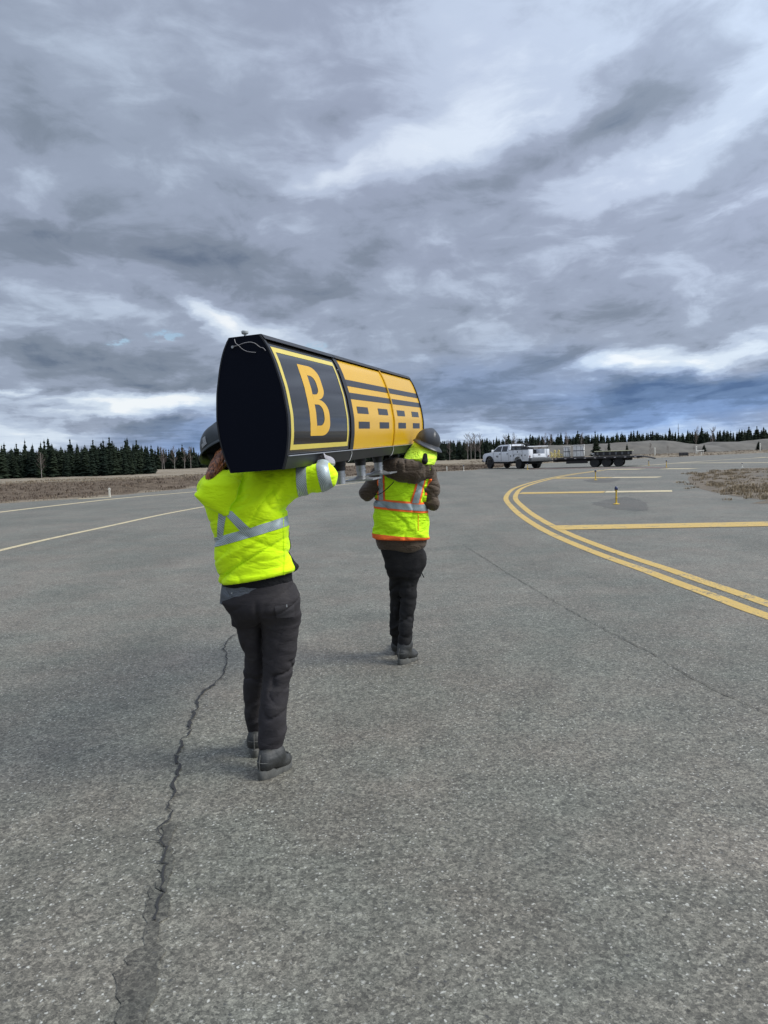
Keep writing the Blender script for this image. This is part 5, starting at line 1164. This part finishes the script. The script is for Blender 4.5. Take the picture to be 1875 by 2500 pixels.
for k in range(7): x = rr.uniform(.2, 1.1); y = rr.uniform(-.5, .2); eq.tube([(x, y, 1.5), (x+rr.uniform(-.2, .2), y+rr.uniform(-.2, .2), 2.1+rr.uniform(0, .25))], .022, 5)
tag(eq.build('tool_load', M_PLB), 'dark jumble of tools and poles standing in the truck bed', 'tools'); bpy.data.objects['tool_load'].matrix_world = trk.matrix_basis
# ------------------------------------------------------------------ flatbed trailer
th = Vector((-.93, .37, 0)).normalized(); trl = empty('flatbed_trailer', Vector((18.45, 63.1, 0)), 'long black triple axle flatbed trailer with lowered ramps behind the white truck', 'trailer', rz=math.atan2(th.y, th.x))
M_DK = mat('weathered_deck_boards', (.17, .155, .13), .9, var=.3, vs=4); M_FRM = mat('black_trailer_frame', (.02, .019, .019), .6, dirt=(.06, .05, .045), dsc=4)
MB().box((.75, 0, .80), (6.9, 2.3, .06)).build('deck', M_DK, trl)
mb = MB()
for s_ in (1, -1): mb.box((.75, s_*1.19, .76), (6.96, .06, .16), bev=.008); mb.box((1.2, s_*.5, .60), (6.2, .12, .22))
for k in range(9): mb.box((-2.4+k*.8, 0, .68), (.06, 2.3, .12))
mb.tube([(4.2, .5, .62), (5.35, 0, .55)], .06, 6).tube([(4.2, -.5, .62), (5.35, 0, .55)], .06, 6).box((5.35, 0, .56), (.3, .12, .1)); mb.build('frame', M_FRM, trl)
mb = MB()
for k in range(9): mb.box((4.0-k*.78, 1.225, .76), (.16, .008, .05))
mb.build('reflector_strip', mat('white_reflector', (.55, .5, .48), .5), trl)
MB().box((2.35, .85, .47), (1.7, .35, .26), bev=.02).build('tool_box', M_FRM, trl)
for s_ in (1, -1):
    for k in (-1, 0, 1): wheel(trl, (k*.93, s_*1.0, .37), .375, .24, s_)
MB().box((0, 0, .40), (2.4, 1.5, .12)).build('axle', M_FRM, trl)
for s_ in (.75, -.75):
    mb = MB(); mb.tube([(-2.7, s_+.2, .78), (-3.35, s_+.2, .66), (-3.7, s_+.2, .56)], .04, 5).tube([(-2.7, s_-.2, .78), (-3.35, s_-.2, .66), (-3.7, s_-.2, .56)], .04, 5)
    for k in range(5): mb.tube([(-2.85-k*.2, s_-.2, .76-k*.045), (-2.85-k*.2, s_+.2, .76-k*.045)], .02, 4)
    mb.build('ramp', M_FRM, trl)
M_YPO = mat('yellow_post', (.62, .50, .16), .6)
for y in (1.1, -1.1): MB().tube([(4.1, y, .83), (4.1, y, 1.40)], .045, 8).lathe([(.07, 0), (.08, .05), (.07, .14), (0, .16)], (4.1, y, 1.34), 10).build('corner_post', M_YPO, trl)
def on_trailer(o, x, y, z, rz=0):
    o.matrix_world = trl.matrix_basis @ Matrix.Translation((x, y, z)) @ Matrix.Rotation(rz, 4, 'Z'); return o
M_CAB = mat('pale_steel_cabinet', (.70, .70, .66), .55, .0, var=.08, vs=2, dirt=(.3, .28, .24), dsc=3, damt=.4)
def cabinet(x, w_, d_, h, lab, z0=.84):
    c = empty('steel_cabinet', (0, 0, 0), lab, 'cabinet', 'steel cabinets on the trailer deck'); on_trailer(c, x, .35, z0, R(3))
    MB().box((0, 0, .07+h/2), (w_, d_, h), bev=.02).build('casing', M_CAB, c)
    MB().box((0, 0, h+.09), (w_*1.12, d_*1.12, .05), bev=.01).build('lid', M_CAB, c)
    for z in (.52, ): MB().box((0, 0, .07+h*z), (w_+.02, d_+.02, .05)).build('strap', M_PLB, c)
    mb = MB()
    for xx in (-w_*.22, w_*.18): mb.box((xx, d_/2+.004, .07+h/2), (.02, .008, h*.94))
    mb.build('door_seam', M_STEEL, c); MB().box((0, 0, .035), (w_*1.15, d_*1.1, .07)).build('skid', M_DK, c)
    mb = MB(); mb.tube([(-w_/2-.03, d_/2+.02, .05), (-w_/2+.05, d_/2+.03, h*.7), (-w_/2-.02, d_/2+.02, h+.1)], .018, 5); mb.build('ratchet_strap', M_PLB, c)
cabinet(3.22, .48, .6, .80, 'smaller pale steel cabinet strapped near the front of the trailer deck'); cabinet(2.25, .84, .8, .90, 'bigger pale steel cabinet with overhanging lid strapped on the trailer deck')
cn = empty('airfield_sign', (0, 0, 0), 'long sign lying on the rear half of the trailer deck, yellow edge up', 'sign'); on_trailer(cn, -.50, .7, .84, R(0))
MB().box((0, 0, .25), (2.9, .5, .30), bev=.02).build('casing', M_FRM, cn); MB().box((-.05, .02, .425), (3.0, .56, .05), bev=.01).build('top_face', mat('yellow_and_white_face', (.60, .58, .36), .4, var=.25, vs=1.1), cn)
for k in range(6): MB().box((-1.2+k*.48, .27, .24), (.13, .05, .22)).build('mounting_foot', M_STEEL, cn)
MB().box((0, 0, .05), (2.6, .4, .10)).build('skid', M_DK, cn)
wb = MB(); rr = random.Random(9)
for k in range(16): wb.box((rr.uniform(-.32, .32), rr.uniform(-.2, .2), rr.uniform(.04, .34)), (rr.uniform(.06, .2), rr.uniform(.05, .15), rr.uniform(.03, .08)), rot=Matrix.Rotation(rr.uniform(0, 2), 3, 'XYZ'[k % 3]))
on_trailer(tag(wb.build('scrap_pile', M_CAB), 'small heap of white scrap pieces between the bigger cabinet and the lying sign', 'scrap'), .85, .7, .84)
pr = MB()
for k in range(9): a = rr.uniform(-.5, .5); pr.tube([(a, rr.uniform(-.2, .2), 0), (a+rr.uniform(-.2, .2), rr.uniform(-.3, .3), rr.uniform(.25, .55))], .022, 5)
pr.tube([(-.6, 0, .1), (.6, .1, .16)], .04, 6).tube([(-.55, .12, .25), (.55, .1, .42)], .03, 6)
on_trailer(tag(pr.build('pipe_bundle', M_YPO), 'bundle of dull yellow rods standing at the front end of the trailer deck', 'rods'), 4.05, .5, .84)
# ------------------------------------------------------------------ airfield lights, stakes, mast
M_ALY = mat('yellow_light_stem', (.55, .36, .03), .5, dirt=(.2, .15, .06), dsc=20); M_LENS = mat('dark_blue_lens', (.008, .015, .06), .12, spec=.8); M_PALP = mat('pale_stake_paint', (.62, .60, .52), .7)
def edge_light(px, py, h, lab, grp='taxiway edge lights', stem=M_ALY):
    o = empty('edge_light', G(px, py, .004), lab, 'airfield light', grp); k = h/.5
    MB().lathe([(.09, 0), (.09, .015), (.05, .022), (.03, .03), (.024, .04)], n=20).build('base', stem, o, 40)
    MB().lathe([(.024, .03), (.024, .16*k), (.032, .165*k), (.032, .19*k), (.022, .195*k), (.022, .36*k), (.034, .37*k), (.036, .40*k)], n=16).build('stem', stem, o, 40)
    MB().lathe([(.045, .398*k), (.047, .42*k), (.044, .46*k), (.030, .49*k), (0, .50*k)], n=18).build('lens', M_LENS, o, 60); return o
edge_light(1504.7, 1231, .50, 'nearest yellow stemmed taxiway light standing in the big dark asphalt patch')
edge_light(1454, 1172, .50, 'second yellow stemmed light in the smaller dark patch beyond the near one')
edge_light(1627, 1141, .52, 'dark topped light standing alone on the far pavement right of the trailer ramps')
edge_light(1584, 1136, .42, 'faint small light just below the end of the trailer ramps')
edge_light(1288, 1146.5, .50, 'yellow light in front of the rear corner of the white truck')
edge_light(1132, 1150, .50, 'dark topped runway light at the grass edge left of the truck', 'runway edge lights', M_PALP)
edge_light(1812, 1141, .28, 'tiny pale light at the back rim of the gravel island', 'runway edge lights', M_PALP)
def stake(px, D, py0, py1, w_, lab, grp='white boundary stakes', nm='marker_stake'):
    a = W(px, py0, D); h = W(px, py1, D).z; zb = float(terr(a.x, D)) if D < 300 else 0
    mb = MB(); mb.box((0, 0, (h-zb)/2), (w_, w_*.6, h-zb), bev=w_*.12, taper=(.85, .85)); mb.box((0, 0, (h-zb)*.86), (w_*1.12, w_*.7, (h-zb)*.08))
    o = mb.build(nm, M_PALP); o.location = (a.x, D, zb); tag(o, lab, 'stake', grp)
gpt = G(268, 1215.5); stake(268, gpt.y+.6, 1215, 1191, .09, 'short pale stake on the left grass edge beyond the two yellow lines')
stake(1091, 66, 1149, 1139, .10, 'short pale stake at the grass edge just right of the farther worker')
stake(1599, 118, 1102, 1093, .20, 'white stake in the far field above the trailer ramps')
stake(1700, 125, 1097, 1089, .22, 'white stake in the far field left of the little spruce')
stake(1712, 112, 1112, 1104, .14, 'pale stake on the far grass right of the low dark sign')
stake(1856, 130, 1088, 1082, .22, 'white stake in front of the small bushy spruce at the far right')
a = W(1706, 1093, 124); MB_ = MB().tube([(-.6, 0, .42), (.65, 0, .52)], .07, 6).tube([(-.5, 0, 0), (-.5, 0, .42)], .05, 6).tube([(.5, 0, 0), (.5, 0, .5)], .05, 6)
o = MB_.build('white_barrier_bar', M_PALP); o.location = (a.x+.2, 124, float(terr(a.x, 124))); tag(o, 'low white bar on two posts beside the white stake in the far field', 'barrier')
a = W(1669, 1110, 104); bs = empty('guidance_sign', (a.x, 104, float(terr(a.x, 104))), 'low dark guidance sign seen from behind on the far grass', 'sign')
for k in range(3): MB().box((-.42+k*.42, 0, .32), (.38, .12, .44), bev=.02).build('panel', M_PLB, bs)
mb = MB()
for x in (-.55, -.2, .2, .55): mb.tube([(x, 0, 0), (x, 0, .12)], .03, 6)
mb.build('leg', M_PLB, bs)
a = W(1656, 1060, 300); zt = W(1656, 1034, 300).z; ms = empty('radio_mast', (a.x, 300, 0), 'thin grey radio mast rising above the spruces at the right', 'mast')
MB().tube([(0, 0, 0), (0, 0, zt*.7), (0, 0, zt)], [.16, .12, .06], 6).build('pole', M_STEEL, ms); MB().tube([(-.5, 0, zt*.82), (.5, 0, zt*.82)], .05, 5).build('crossarm', M_STEEL, ms)
